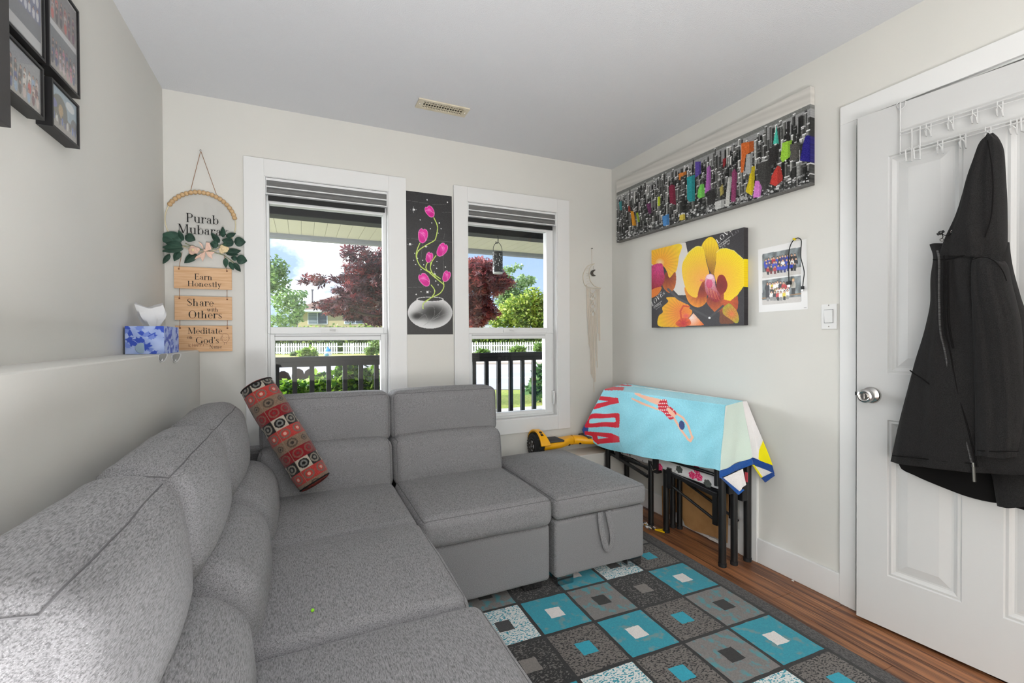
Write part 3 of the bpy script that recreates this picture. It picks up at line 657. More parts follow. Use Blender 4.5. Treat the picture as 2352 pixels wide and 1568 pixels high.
# ---- panorama canvas
def paint_pano(x, y, u, v, nu, nv):
    p = Pic((x-1410)*4.2375, (y-190)*4.2375, (198, 195, 189)); U = u; Vv = 1-v
    sky = np.array((198, 195, 189))[None]*(1+.05*np.sin(U*9+Vv*26)[:, None]*np.sin(Vv*60+U*13)[:, None]); p.c[:] = sky
    p.put((Vv < .80), np.stack([150-(.80-Vv[Vv < .80])*90]*3, 1), 9)
    p.put((np.abs(Vv-.795) < .022), (112, 113, 110), 8)
    p.put((np.abs(Vv-.755) < .014) & (U < .3), (168, 168, 164), 6)
    r = np.random.default_rng(3); L = []
    for _ in range(1250):
        b = r.random()**1.15*.70; w = .006+.013*(1-b/.75)*r.random()+.002; h = (.04+.26*r.random()**1.6)*(1-.55*b/.75); L.append((b, r.random(), w, h))
    for b, cx, w, h in sorted(L, reverse=True):
        top = min(b+h*.9, .80-.02*r.random()+(0.05 if r.random() < .03 else 0)); g = r.choice([28, 44, 60, 84, 112, 150, 186, 205], p=[.09, .12, .14, .17, .17, .14, .10, .07])*(1-.12*(b < .2))
        x0, x1 = cx-w/2, cx+w/2; m = (U > x0) & (U < x1) & (Vv > b-.14) & (Vv < top)
        p.put(m, (g, g, g*.98), 7)
        ms = m & (U > x1-w*.36); p.put(ms, (g*.45, g*.45, g*.44), 5)
        if w > .009:
            st = m & ((np.floor(Vv*130) % 2) == 0) & (U < x1-w*.36); p.put(st, (g*.72, g*.72, g*.71), 5)
        mt = (U > x0) & (U < x1) & (np.abs(Vv-top) < .006); p.put(mt, (min(235, g*1.5+22),)*3, 6)
    for _ in range(900):
        cx, b = r.random(), r.random()*.13; s_ = .0015+.005*r.random(); g = r.choice([24, 40, 60, 100, 160, 200])
        p.put((np.abs(U-cx) < s_) & (np.abs(Vv-b) < s_*2.2), (g, g, g), 14)
    col = [([(1240, 590), (1255, 585), (1360, 565), (1365, 660), (1285, 700), (1260, 870), (1235, 875)], (206, 104, 46)),
           ([(1582, 415), (1606, 590), (1550, 595)], (74, 196, 176)), ([(1685, 380), (1718, 370), (1708, 560), (1678, 570)], (38, 36, 36)),
           ([(1640, 585), (1735, 555), (1715, 720), (1640, 775), (1620, 740)], (150, 200, 62)), ([(1860, 530), (1875, 512), (1965, 520), (1965, 775), (1810, 760), (1840, 600)], (36, 30, 122)),
           ([(1520, 985), (1530, 920), (1570, 840), (1595, 805), (1625, 820), (1640, 900), (1640, 950), (1575, 1005)], (196, 62, 54)),
           ([(1335, 815), (1375, 810), (1365, 1000), (1345, 1100), (1280, 1060), (1310, 960)], (214, 192, 34)),
           ([(1375, 955), (1450, 955), (1425, 1110), (1355, 1120)], (214, 128, 206)), ([(1150, 870), (1175, 835), (1200, 880), (1185, 1155), (1140, 1160)], (142, 62, 104)),
           ([(1060, 740), (1095, 725), (1085, 800), (1060, 830)], (142, 40, 46)), ([(905, 830), (930, 800), (945, 850), (940, 1040), (885, 1080), (900, 940)], (178, 104, 182)),
           ([(790, 770), (848, 765), (845, 885), (790, 925)], (92, 74, 160)), ([(710, 920), (790, 895), (790, 1150), (735, 1160), (712, 1130)], (42, 152, 158)),
           ([(820, 1040), (845, 985), (880, 985), (882, 1110), (830, 1125), (812, 1110)], (124, 212, 96)), ([(535, 1010), (560, 990), (595, 1000), (605, 1190), (545, 1170)], (132, 40, 66)),
           ([(630, 885), (705, 860), (705, 895), (650, 915), (648, 945), (632, 945)], (214, 128, 52)), ([(427, 1110), (452, 1105), (452, 1195), (427, 1200)], (196, 210, 44)),
           ([(470, 1300), (535, 1275), (540, 1380), (480, 1395)], (74, 138, 202)), ([(640, 1290), (690, 1275), (695, 1330), (640, 1340)], (214, 190, 74)),
           ([(162, 1250), (190, 1250), (220, 1390), (180, 1390)], (216, 146, 32)), ([(215, 1270), (235, 1260), (252, 1355), (235, 1355)], (140, 170, 44)),
           ([(315, 1180), (360, 1170), (365, 1270), (340, 1275)], (112, 52, 96)), ([(50, 1160), (78, 1150), (80, 1240), (58, 1240)], (56, 142, 146)),
           ([(140, 1200), (155, 1195), (165, 1250), (140, 1255)], (150, 52, 42)), ([(1030, 1020), (1060, 985), (1070, 1075), (1035, 1105)], (170, 156, 84)),
           ([(1290, 700), (1355, 680), (1335, 880), (1275, 885)], (170, 172, 172)), ([(1395, 790), (1530, 740), (1535, 930), (1470, 1080), (1400, 930)], (64, 63, 62)),
           ([(1110, 930), (1150, 915), (1120, 1200), (1080, 1205)], (196, 196, 192)), ([(905, 1060), (985, 1030), (990, 1170), (910, 1200)], (54, 53, 53)),
           ([(1715, 600), (1815, 575), (1800, 730), (1720, 760)], (84, 82, 78)), ([(1510, 640), (1610, 600), (1600, 760), (1510, 820)], (46, 44, 44)), ([(985, 1160), (1075, 1130), (1075, 1210), (985, 1235)], (196, 196, 194))]
    for P, c in col:
        m = inpoly(p.x, p.y, P); p.put(m, c, 12)
        xs = [q[0] for q in P]; mid = min(xs)+(max(xs)-min(xs))*.62
        p.put(m & (p.x > mid), np.array(c)*.78, 10); p.put(m & ((np.floor(p.y/7.5) % 2) == 0), np.array(c)*.86, 8, .6)
    p.put((Vv < .018), (98, 97, 95), 8); return p.c
a, b = PX(1416, 430, BX), PX(1861.5, 300, BX); zt, zb = 2.287, 1.846
pano = print_panel('panorama_canvas', (BX, a.y, zt), (BX, b.y, zt), (BX, b.y, zb), (BX, a.y, zb), .0026, paint_pano, back=(.030, 0, 0))
tag(pano, 'long grey city skyline canvas with colour-picked towers, high on the right wall', 'picture')

# ---- orchid canvas
def put_text(p, s, x0, y0, ux, uy, vx, vy, col, a=1.):
    """s drawn with baseline vector (ux,uy) over its length and cap vector (vx,vy), picture units"""
    P, adv = text_polys(s)
    for q in P: p.poly([(x0+ux*(x/adv)+vx*y, y0+uy*(x/adv)+vy*y) for x, y in q], col, a=a)
def paint_orchid(x, y, u, v, nu, nv):
    p = Pic((x-1480)*6.0308, (y-510)*6.0308, (52, 49, 52))
    p.c += rng.normal(0, 4, (len(x), 1))
    p.poly([(60, 330), (570, 280), (640, 600), (620, 1010), (470, 1010), (330, 860), (380, 600), (60, 600)], (216, 210, 204))
    p.poly([(490, 300), (570, 282), (600, 440), (540, 600), (560, 900), (600, 1010), (480, 1010), (430, 930), (430, 700)], (216, 210, 204))
    put_text(p, 'LOVE', 1015, 305, 215, -205, -30, -52, (232, 230, 228)); p.line([(1030, 322), (1195, 195)], 5, (220, 218, 216))
    put_text(p, 'wedding', 1045, 352, 140, -100, -14, -26, (220, 218, 216)); put_text(p, 'bt m', 1085, 365, 110, -78, -12, -22, (170, 168, 168))
    put_text(p, 'Lo', 1215, 200, 100, -70, -26, -46, (120, 118, 120))
    big = lambda P, k=5: closed_curve(P, k)
    # left flower
    p.grad(big([(80, 380), (495, 300), (480, 480), (440, 680), (350, 785), (320, 700), (250, 600), (100, 580)]), (230, 560), 330, (240, 150, 40), (236, 200, 30), 5, 26)
    p.ell(215, 560, 60, 60, (246, 232, 236), a=.7, col2=(240, 180, 80))
    p.grad(big([(250, 870), (300, 690), (350, 770), (430, 690), (430, 880), (345, 978)]), (320, 760), 250, (120, 40, 20), (214, 120, 34), 5, 14)
    p.grad(big([(80, 640), (230, 570), (265, 650), (275, 810), (200, 920), (80, 960)]), (190, 640), 320, (206, 60, 130), (140, 20, 40), 14, 9)
    p.poly(big([(80, 950), (235, 895), (190, 1000), (80, 1050)]), (222, 120, 40), 6)
    put_text(p, 'LOVE', 108, 1170, 150, -155, -18, -58, (226, 224, 222)); put_text(p, 'S', 262, 1015, 30, -20, -12, -34, (226, 224, 222))
    p.line([(130, 1170), (245, 1090)], 4, (214, 212, 210)); put_text(p, 'wedding', 130, 1200, 100, -70, -8, -22, (206, 204, 202)); put_text(p, 'bedtl', 160, 1215, 90, -60, -8, -20, (150, 148, 148))
    # main flower
    p.grad(big([(790, 345), (850, 240), (930, 205), (1000, 270), (1035, 400), (985, 560), (960, 730), (890, 640), (840, 430)]), (900, 700), 420, (150, 96, 16), (244, 206, 30), 5, 60)
    p.grad(big([(560, 900), (590, 1060), (660, 1150), (760, 1178), (860, 1100), (850, 950), (790, 900), (700, 1000)]), (790, 940), 260, (130, 34, 20), (236, 150, 30), 6, 18)
    p.grad(big([(860, 1090), (960, 1230), (1010, 1250), (1130, 1130), (1130, 990), (980, 950)]), (960, 1020), 280, (110, 26, 26), (222, 120, 40), 6, 12)
    p.grad(big([(1080, 1080), (1230, 1060), (1290, 1020), (1290, 1200), (1200, 1280), (1050, 1290)]), (1150, 1080), 260, (200, 90, 40), (150, 60, 30), 6, 12)
    p.grad(big([(800, 345), (720, 335), (620, 410), (540, 540), (520, 680), (560, 880), (620, 1000), (720, 1045), (760, 960), (830, 860), (900, 740), (860, 560), (840, 440)]), (830, 800), 480, (240, 160, 70), (242, 214, 20), 4, 90)
    p.grad([(1000, 420), (1050, 370), (1130, 362), (1240, 395), (1330, 470), (1375, 515), (1430, 455), (1440, 965), (1375, 890), (1290, 1010), (1190, 1090), (1100, 1070), (1100, 980), (1000, 860), (965, 720), (990, 560)], (1000, 800), 480, (242, 168, 60), (244, 218, 16), 4, 90)
    p.line([(1375, 515), (1240, 395), (1130, 362), (1050, 370), (1000, 420)], 7, (240, 224, 130)); p.line([(540, 540), (620, 410), (720, 335), (800, 345)], 7, (236, 222, 140))
    p.grad(big([(830, 800), (760, 920), (740, 1030), (780, 1040), (860, 1020), (880, 900)]), (800, 930), 150, (120, 34, 24), (180, 70, 30), 6)
    p.grad(big([(1030, 740), (1100, 740), (1150, 850), (1130, 950), (1060, 1005), (1000, 960), (1000, 840)]), (1060, 880), 190, (120, 24, 18), (150, 34, 24), 5)
    p.grad(big([(850, 760), (910, 715), (970, 760), (990, 900), (1060, 1040), (1000, 1110), (900, 1050), (840, 920)]), (920, 760), 330, (236, 190, 210), (140, 30, 34), 14, 11)
    p.ell(900, 850, 45, 70, (206, 40, 90), a=.55); p.ell(905, 760, 45, 32, (240, 214, 222), a=.8); p.ell(795, 805, 40, 24, (214, 60, 130), a=.6, col2=(240, 180, 60))
    for k in range(9): p.line([(880+k*14, 900+k*9), (900+k*17, 1030+k*6)], 7, [(214, 100, 60), (170, 30, 40), (230, 130, 80)][k % 3], a=.7)
    # lower flower
    p.grad(big([(190, 1430), (200, 1300), (255, 1250), (250, 1180), (330, 1100), (305, 1045), (420, 1040), (530, 1080), (640, 1180), (660, 1260), (600, 1330), (520, 1440), (340, 1450)]), (540, 1260), 370, (226, 110, 40), (242, 196, 24), 5, 34)
    p.line([(510, 1330), (500, 1230), (540, 1160), (620, 1170)], 22, (200, 60, 30), a=.8); p.ell(580, 1300, 60, 40, (214, 60, 90), a=.7, col2=(230, 120, 60))
    p.grad([(620, 1330), (680, 1260), (830, 1425), (560, 1440)], (650, 1320), 180, (244, 220, 214), (226, 110, 40), 5)
    p.grad(big([(430, 1400), (520, 1330), (620, 1340), (640, 1420), (500, 1450)]), (540, 1400), 140, (190, 30, 40), (226, 120, 30), 8, 8)
    # stems and bud
    p.line([(640, 1190), (900, 1325), (1090, 1160)], 30, (66, 63, 66)); p.ell(902, 1326, 16, 14, (228, 226, 226))
    p.line([(330, 930), (470, 1060), (590, 1120)], 34, (74, 72, 74))
    p.grad(big([(1130, 1150), (1190, 1130), (1280, 1230), (1310, 1340), (1280, 1400), (1200, 1360), (1100, 1280), (1085, 1200)]), (1210, 1270), 150, (214, 110, 60), (160, 160, 40), 8, 12)
    p.poly(big([(1060, 1210), (1100, 1280), (1240, 1390), (1100, 1410), (1040, 1380)]), (112, 62, 36), 8); return p.c
a, b = PX(1496.5, 650, BX), PX(1709, 650, BX)
orch = print_panel('orchid_canvas', (BX, a.y, 1.727), (BX, b.y, 1.727), (BX, b.y, 1.219), (BX, a.y, 1.219), .0021, paint_orchid, back=(.030, 0, 0))
tag(orch, 'square canvas of yellow orchids on black and white, under the skyline canvas', 'picture')

# ---- tulip poster on the window wall
def paint_poster(x, y, u, v, nu, nv):
    X_, Y_ = (x-930)*4.545, (y-430)*4.545; p = Pic(X_, Y_, (46, 45, 46)); p.c += rng.normal(0, 5, (len(x), 1))
    for P in ([(20, 135), (200, 165), (330, 182), (430, 176)], [(20, 535), (120, 540), (260, 552), (500, 572)], [(30, 1045), (200, 1040)], [(385, 260), (500, 262)], [(390, 600), (400, 760), (405, 900)], [(160, 900), (165, 790), (185, 560)], [(415, 480), (405, 540)]):
        p.line(P, 3, (112, 112, 110), a=.8)
    for sx_, sy, r_ in ((92, 233, 11), (232, 131, 6), (445, 156, 6), (160, 340, 5), (280, 372, 5), (360, 372, 7), (266, 432, 5), (378, 432, 5), (348, 478, 4), (54, 594, 11), (220, 617, 9), (102, 690, 5), (92, 762, 5), (132, 742, 5), (112, 806, 5), (140, 660, 5), (186, 762, 5), (196, 808, 5), (168, 856, 5), (333, 774, 5), (300, 814, 5), (332, 845, 6), (423, 832, 6), (308, 910, 12), (322, 978, 6), (346, 1017, 6), (236, 1092, 12), (168, 1090, 5), (118, 1117, 6), (372, 678, 5), (310, 1080, 5)):
        p.ell(sx_, sy, r_, r_, (244, 244, 244))
        if r_ > 8:
            for k in range(4):
                a = k*PI/4; L = r_*(3 if k % 2 == 0 else 1.8); p.line([(sx_-L*math.cos(a), sy-L*math.sin(a)), (sx_+L*math.cos(a), sy+L*math.sin(a))], 1.6, (190, 190, 190), a=.8)
    # glass bowl
    ew = ((p.x-263)/232)**2+((p.y-1308)/166)**2; m = ew <= 1
    dx, dy = p.x-300, p.y-1310; core = np.exp(-((dx/150)**2+(dy/95)**2)**1.4)+.9*np.exp(-(((p.x-120)/60)**2+((p.y-1345)/40)**2))
    g = (216-176*np.clip(core, 0, 1)); p.put(m, np.stack([g[m]]*3, 1), 3)
    p.ell(262, 1168, 142, 26, (222, 222, 222)); p.ell(262, 1168, 132, 20, (44, 43, 44))
    for P in ([(190, 1445), (280, 1390), (400, 1330), (465, 1300), (440, 1230)], [(200, 1440), (300, 1350), (300, 1250), (210, 1240)], [(230, 1410), (340, 1350), (370, 1300)], [(140, 1380), (210, 1330), (240, 1390)], [(250, 1400), (380, 1290), (400, 1210)], [(130, 1300), (190, 1320)]):
        p.line(smooth_curve(P), 2.6, (150, 150, 150), a=.8)
    for P in ([(302, 318), (340, 410), (325, 520), (300, 560), (220, 605), (140, 665), (125, 740), (170, 830), (290, 900), (370, 955)], [(155, 585), (125, 660), (120, 730), (160, 820), (240, 880)],
              [(235, 785), (222, 850), (300, 930), (390, 1000), (405, 1045), (360, 1110), (260, 1160), (195, 1210), (190, 1268)], [(270, 785), (270, 860), (320, 940), (400, 1010)], [(325, 712), (285, 770), (265, 830)], [(275, 1020), (312, 1080), (285, 1140), (215, 1195)], [(400, 985), (408, 1020)]):
        q = smooth_curve(P, 6); p.line(q, 10, (150, 176, 70)); p.line(q, 5, (214, 232, 120))
    def tulip(cx, cy_, s_, rot):
        c, n = math.cos(rot), math.sin(rot); T = lambda P: [(cx+s_*(a*c-b*n), cy_+s_*(a*n+b*c)) for a, b in P]
        full = [(-.62, -.2), (-.5, -.75), (-.2, -1.0), (0, -.8), (.2, -.95), (.55, -.7), (.65, -.1), (.45, .6), (0, .95), (-.45, .65)]
        q = closed_curve(T(full), 5); p.poly(q, (222, 30, 150), 5); p.line(q+[q[0]], 3.5, (240, 180, 220), a=.85)
        p.grad(closed_curve(T([(-.45, -.5), (-.1, -.6), (.3, -.35), (.45, .3), (.1, .8), (-.35, .5)]), 4), T([(.1, -.45)])[0], s_*.8, (240, 110, 194), (200, 12, 132), 5)
        p.line(smooth_curve(T([(-.6, -.5), (-.15, -.35), (.25, .1), (.4, .6)])), 3, (246, 190, 226), a=.8)
    for t in ((262, 255, 66, -.55), (187, 508, 78, .05), (386, 655, 76, .5), (253, 733, 56, .25), (205, 968, 76, -.6), (432, 930, 60, .35)): tulip(*t)
    return p.c
a, b = PY(932, 600, YB-.002), PY(1037.5, 600, YB-.002)
a1, b1 = PY(931.5, 438, YB-.002), PY(1040.5, 767.5, YB-.002)
post = print_panel('tulip_poster', (a1.x, YB-.002, a1.z+.002), (b1.x-.002, YB-.002, a1.z+.002), (b1.x, YB-.002, b1.z), (a1.x+.003, YB-.002, b1.z), .0021, paint_poster, back=(0, .0018, 0), mat=gloss_print)
tag(post, 'black poster of pink tulips in a glass bowl hung between the windows', 'poster')

# ---- groups of people in photographs
def folk(p, rows_, skin=(206, 164, 138), hair=(34, 28, 26)):
    r = np.random.default_rng(len(rows_)*7+rows_[0][2])
    for (x0, y0, n, x1, y1, s_, pal) in rows_:
        for k in range(n):
            t = (k+.5)/n; cx = x0+(x1-x0)*t+r.normal(0, s_*.1); c = y0+(y1-y0)*t+r.normal(0, s_*.12); col = pal[r.integers(len(pal))]
            p.ell(cx, c+s_*1.05, s_*.62, s_*1.0, col, 8); p.rect(cx-s_*.4, c+s_*1.4, cx+s_*.4, c+s_*2.5, np.array(pal[r.integers(len(pal))])*.6, 6)
            p.ell(cx, c-s_*.05, s_*.34, s_*.42, hair); p.ell(cx, c+s_*.06, s_*.25, s_*.32, skin, 6)
def paint_class(x, y, u, v, nu, nv):
    p = Pic((x-1730)*7.843, (y-530)*7.843, (226, 225, 224))
    for P, f in (([(165, 420), (862, 288), (862, 780), (165, 860)], .74), ([(162, 893), (860, 800), (862, 1280), (165, 1335)], .8)):
        m = inpoly(p.x, p.y, P); g = 118+22*np.sin(p.x[m]/37+np.sin(p.y[m]/50)*1.3)+14*np.sin(p.x[m]/17+p.y[m]/60)
        p.put(m, np.stack([g*.96, g*1.02, g*1.04], 1), 6)
        y0, y1 = P[0][1]*(1-f)+P[3][1]*f, P[1][1]*(1-f)+P[2][1]*f
        p.poly([(P[0][0], y0), (P[1][0], y1), P[2], P[3]], (196, 192, 188), 4)
    b = [(30, 28, 34), (40, 40, 120), (36, 60, 180), (28, 28, 30), (232, 230, 230), (170, 30, 40)]
    folk(p, [(200, 530, 11, 760, 420, 62, b), (215, 590, 10, 800, 500, 60, b), (240, 670, 9, 780, 580, 52, b+[(50, 60, 190)])])
    w = [(236, 234, 232), (28, 28, 32), (190, 40, 44), (222, 200, 60), (30, 30, 40), (236, 234, 232)]
    p.line([(165, 1215), (860, 1130)], 16, (150, 112, 74))
    folk(p, [(230, 960, 8, 620, 930, 66, w), (310, 1050, 6, 640, 1030, 58, w), (250, 1110, 7, 640, 1085, 60, w)])
    p.ell(255, 1030, 42, 82, (34, 36, 44)); p.rect(225, 1040, 285, 1190, (30, 32, 40)); p.ell(256, 950, 22, 30, (34, 28, 26)); p.ell(257, 958, 16, 22, (196, 150, 124))
    p.ell(720, 980, 46, 80, (196, 192, 184)); p.rect(690, 1030, 755, 1140, (30, 30, 30)); p.ell(722, 885, 24, 32, (196, 160, 96)); p.ell(722, 895, 17, 24, (226, 186, 160))
    p.rect(915, 1380, 960, 1388, (120, 120, 120)); return p.c
cls = print_panel('class_photo_print', *[PX(x, y, XR-.001) for x, y in ((1741, 573), (1852.5, 548.5), (1855.5, 709.5), (1743, 717))], .0017, paint_class, mat=gloss_print)
tag(cls, 'white sheet with two school class photos stuck to the wall near the light switch', 'photo')
cable = thing('charging_cable', 'short black charging cable looped over a yellow pushpin above the class photos', 'cable', tuple(PX(1829, 549, XR-.012)))
k = 7.843; C2 = [(643, 915), (640, 700), (640, 430), (665, 280), (720, 175), (790, 130), (840, 140), (868, 190), (860, 330), (858, 480), (900, 640), (920, 760), (905, 880), (893, 1000)]
MB().tube([PX(1730+a/k, 530+b/k, XR-.010) for a, b in smooth_curve(C2, 4)], .0022, 8).out('lead', M('black_rubber', (28, 28, 30), .5), cable)
MB().box(tuple(PX(1730+672/k, 530+965/k, XR-.014)), tuple(PX(1730+615/k, 530+915/k, XR-.004))).out('plug', MATS['black_rubber'], cable, smooth=False, bevel=.001)
MB().box(tuple(PX(1730+662/k, 530+1010/k, XR-.011)), tuple(PX(1730+628/k, 530+965/k, XR-.006))).out('plug_contact', chrome, cable, smooth=False)
MB().box(tuple(PX(1730+908/k, 530+1050/k, XR-.012)), tuple(PX(1730+870/k, 530+1000/k, XR-.006))).out('plug', MATS['black_rubber'], cable, smooth=False, bevel=.001)
MB().box(tuple(PX(1730+900/k, 530+1078/k, XR-.011)), tuple(PX(1730+874/k, 530+1050/k, XR-.007))).out('plug_contact', chrome, cable, smooth=False)
pin = MB().lathe(PX(1730+772/k, 530+152/k, XR-.001), (-1, 0, 0), [(.0015, 0), (.0015, .006), (.006, .007), (.006, .009), (.0035, .011), (.0035, .017), (.005, .019), (.0, .0195)], 16).out('pushpin', M('pin_yellow', (214, 190, 20), .4))
tag(pin, 'yellow pushpin holding the black cable on the wall', 'pin')

# ---- framed photos on the left wall
frame_black = M('black_frame', (26, 25, 26), .45, spec=.4)
XFp = XL+.034
def paint_group(kind, seed):
    def f(x, y, u, v, nu, nv):
        r = np.random.default_rng(seed); p = Pic(u*100, v*100*nv/nu, (120, 118, 122)); H = 100*nv/nu
        def scene(y0, y1, bg, floor_, pal, n, s_, x0=4, x1=96):
            p.rect(0, y0, 100, y1, bg, 10); p.rect(0, y0+(y1-y0)*.8, 100, y1, floor_, 8)
            for q in range(3):
                for k in range(n):
                    cx = x0+(x1-x0)*(k+.5)/n+r.normal(0, 1); c = y0+(y1-y0)*(.32+.17*q)+r.normal(0, 1); col = pal[r.integers(len(pal))]
                    p.ell(cx, c+s_*1.3, s_*.62, s_*1.2, col, 10); p.ell(cx, c, s_*.4, s_*.5, (40, 32, 30)); p.ell(cx, c+s_*.1, s_*.28, s_*.36, (196, 150, 126))
        if kind == 0:
            p.rect(0, 0, 100, H, (214, 214, 214)); scene(0, H*.88, (110, 116, 150), (120, 122, 126), [(232, 232, 236), (226, 228, 236), (60, 74, 110), (230, 230, 230)], 8, 6.5)
        elif kind == 1:
            scene(0, H*.46, (128, 122, 122), (150, 140, 136), [(190, 60, 60), (216, 90, 70), (60, 50, 54), (210, 190, 190), (120, 60, 90)], 6, 8)
            p.rect(0, H*.46, 100, H*.53, (226, 226, 226)); scene(H*.53, H, (120, 122, 126), (176, 168, 160), [(206, 120, 150), (196, 150, 160), (50, 44, 50), (70, 80, 130), (222, 200, 206)], 7, 7)
        elif kind == 2:
            scene(0, H, (150, 152, 158), (170, 166, 162), [(214, 60, 52), (232, 226, 220), (60, 56, 60), (150, 180, 210), (216, 196, 190), (110, 40, 60), (40, 60, 140)], 8, 7)
        else:
            p.rect(0, 0, 100, H*.6, (150, 176, 196), 8); p.ell(72, H*.2, 18, 9, (226, 232, 236)); p.ell(30, H*.5, 30, H*.36, (74, 78, 72), 14); p.ell(88, H*.62, 14, H*.2, (84, 92, 104), 12); p.rect(0, H*.72, 100, H, (150, 142, 136), 10)
            p.ell(8, H*.42, 12, 8, (80, 84, 170)); p.ell(34, H*.5, 9, 12, (176, 140, 84), 10)
            for k in range(9): cx = 8+k*10.5; p.ell(cx, H*.74+r.normal(0, 2), 3.2, 8, [(40, 60, 130), (220, 220, 220), (60, 60, 64), (60, 100, 190)][k % 4], 8); p.ell(cx, H*.64+r.normal(0, 2), 2, 2.6, (70, 54, 46))
        return p.c
    return f
def wall_frame(label, y0, y1, z0, z1, kind, seed, mat_w=.006):
    t = thing('photo_frame', label, 'photo frame', (XL, (y0+y1)/2, z0), 'black photo frames on the left wall'); b = .0065
    mb = MB()
    for p_, q in (((y0, z0), (y0+b, z1)), ((y1-b, z0), (y1, z1)), ((y0+b, z0), (y1-b, z0+b)), ((y0+b, z1-b), (y1-b, z1))):
        mb.box((XL+.0008, p_[0], p_[1]), (XFp, q[0], q[1]))
    mb.out('frame', frame_black, t, smooth=False, doubles=True)
    X_ = XFp-.004
    MB().box((XL+.004, y0+b, z0+b), (X_-.001, y1-b, z1-b)).out('mount', M('mount_white', (224, 224, 222), .7), t, smooth=False)
    g = b+mat_w
    print_panel('photo', (X_, y0+g, z1-g), (X_, y1-g, z1-g), (X_, y1-g, z0+g), (X_, y0+g, z0+g), .0016, paint_group(kind, seed), t, mat=gloss_print)
    MB().box((X_+.001, y0+b, z0+b), (X_+.0022, y1-b, z1-b)).out('glazing', MATS.setdefault('photo_glass', glass('photo_glass', (255, 255, 255), .35)), t, smooth=False)
fz = lambda x, y: PX(x, y, XFp)
a, b, c = fz(120.5, 240), fz(184, 343), fz(184.8, 245.7)
wall_frame('smallest black photo frame, lowest on the left wall, outdoor photo with pale sky', a.y, b.y, b.z, c.z, 3, 5, .0015)
a, b, c = fz(113.7, 147), fz(185, 228.5), fz(187, 34.5)
wall_frame('tall black photo frame holding two stacked group photos, nearest the window corner', a.y, b.y, b.z, c.z, 1, 6)
a, b, c = fz(18, 214), fz(103, 277.8), fz(106, 164)
wall_frame('black photo frame of people in red and white, below the cut-off white-clothed frame', a.y-.02, b.y, b.z, c.z, 2, 8, .002)
a, b = fz(21, 62), fz(105.6, 145.8)
wall_frame('black photo frame with people dressed in white, cut by the picture top', a.y-.02, b.y, b.z, b.z+.26, 0, 9)
pn = thing('wall_panel', 'flat dark grey panel mounted on the left wall in front of the photo frames', 'panel', (XL+.03, 1.2, 1.67))
a, b = PX(15.6, 287, XL+.062), PX(21.8, 0, XL+.062)
MB().box((XL+.02, .70, a.z), (XL+.062, a.y+.017, 2.22)).out('housing', M('panel_charcoal', (62, 60, 60), .6, bump=(300, .15, .001)), pn, smooth=False, bevel=.0015)
MB().box((XL+.001, .85, a.z+.1), (XL+.02, a.y-.12, 2.1)).out('wall_bracket', black_metal, pn, smooth=False)

# ================================================================== HANGING SIGN
YS = YB-.012
def Z5(x, y, Y=YS): return PY(360+x/7.841, 430+y/7.841, Y)
twine = M('jute_twine', (150, 112, 84), .9); ply = M('birch_plywood', (222, 184, 146), .6, var=((8, 60, 130), (206, 160, 120), .42, .7), spec=.2)
bead_wood = M('bead_wood', (206, 174, 132), .5, var=((120, 120, 300), (186, 150, 106), .4, .7))
green_leaf = M('silk_leaf', (52, 82, 68), .6, var=((40, 40, 40), (34, 60, 50), .4, .65), rnd=.25, spec=.35)
rose = M('blush_silk', (226, 190, 172), .7, rnd=.08); rose_y = M('cream_silk', (232, 210, 168), .7)
sign = thing('hanging_sign', 'hanging wood bead hoop sign with greenery and three lettered plywood planks', 'sign', (-.46, YB, 1.10))
top = PY(461, 346, YB-.008); hc, HR = Vector((-.458, YS, 1.762)), .152
MB().lathe(top+Vector((0, .006, 0)), (0, -1, 0), [(.003, 0), (.003, .008), (.005, .009), (.0, .010)], 10).out('nail', chrome, sign)
for q in ((437, 441), (496.5, 445)): MB().tube([top, PY(*q, YS)], .0014, 6).out('cord', twine, sign)
MB().tube([hc+Vector((HR*math.cos(a*PI/36), 0, HR*math.sin(a*PI/36))) for a in range(72)], .0028, 8, closed=True).out('hoop', M('pale_reed', (216, 206, 176), .5), sign)
MB().lathe(hc+Vector((0, .003, 0)), (0, 1, 0), [(HR*.985, 0), (HR*.985, .003)], 64).out('clear_disc', glass('acrylic', (255, 255, 255), .6, .02), sign)
for q in ((262, 318), (308, 275), (358, 230), (418, 193), (482, 163), (550, 142), (622, 125), (697, 120), (770, 120), (843, 125), (915, 145), (985, 172), (1050, 203), (1120, 238), (1180, 285), (1235, 335), (1285, 385), (1328, 440), (1352, 500), (1378, 555)):
    c = Z5(*q); d = (c-hc); d.y = 0; c = hc+d.normalized()*HR; MB().ball(tuple(c), .0115, 14, 10).out('bead', bead_wood, sign)
def word(par, s, x0, x1, yb_, yt, x_off=0, Y=YS-.006, mat=ink):
    a, b = PY(x0, yb_, Y), PY(x1, yb_, Y); h = PY(x0, yt, Y).z-a.z
    return letter_mesh('lettering', s, (a.x, Y, a.z), (1, 0, 0), (0, 0, 1), b.x-a.x, h, mat, par, (0, -1, 0))
word(sign, 'Purab', 426.3, 503.0, 509.5, 488.8, Y=YS-.001); word(sign, 'Mubarak', 407.5, 525.5, 534.5, 513.5, Y=YS-.001)
def plank(x0, y0, x1, y1):
    a, b = PY(x0, y0, YS), PY(x1, y1, YS)
    return MB().box((a.x, YS-.006, b.z), (b.x, YS, a.z)).out('plank', ply, sign, smooth=False, bevel=.0008), a, b
pls = [plank(399.5, 611.5, 533, 666), plank(401, 679, 533.5, 735.5), plank(402.5, 747.5, 534, 806)]
word(pls[0][0], 'Earn', 446, 488.5, 641.5, 628, Y=YS-.0068); word(pls[0][0], 'Honestly', 430, 509.5, 657, 644.5, Y=YS-.0068)
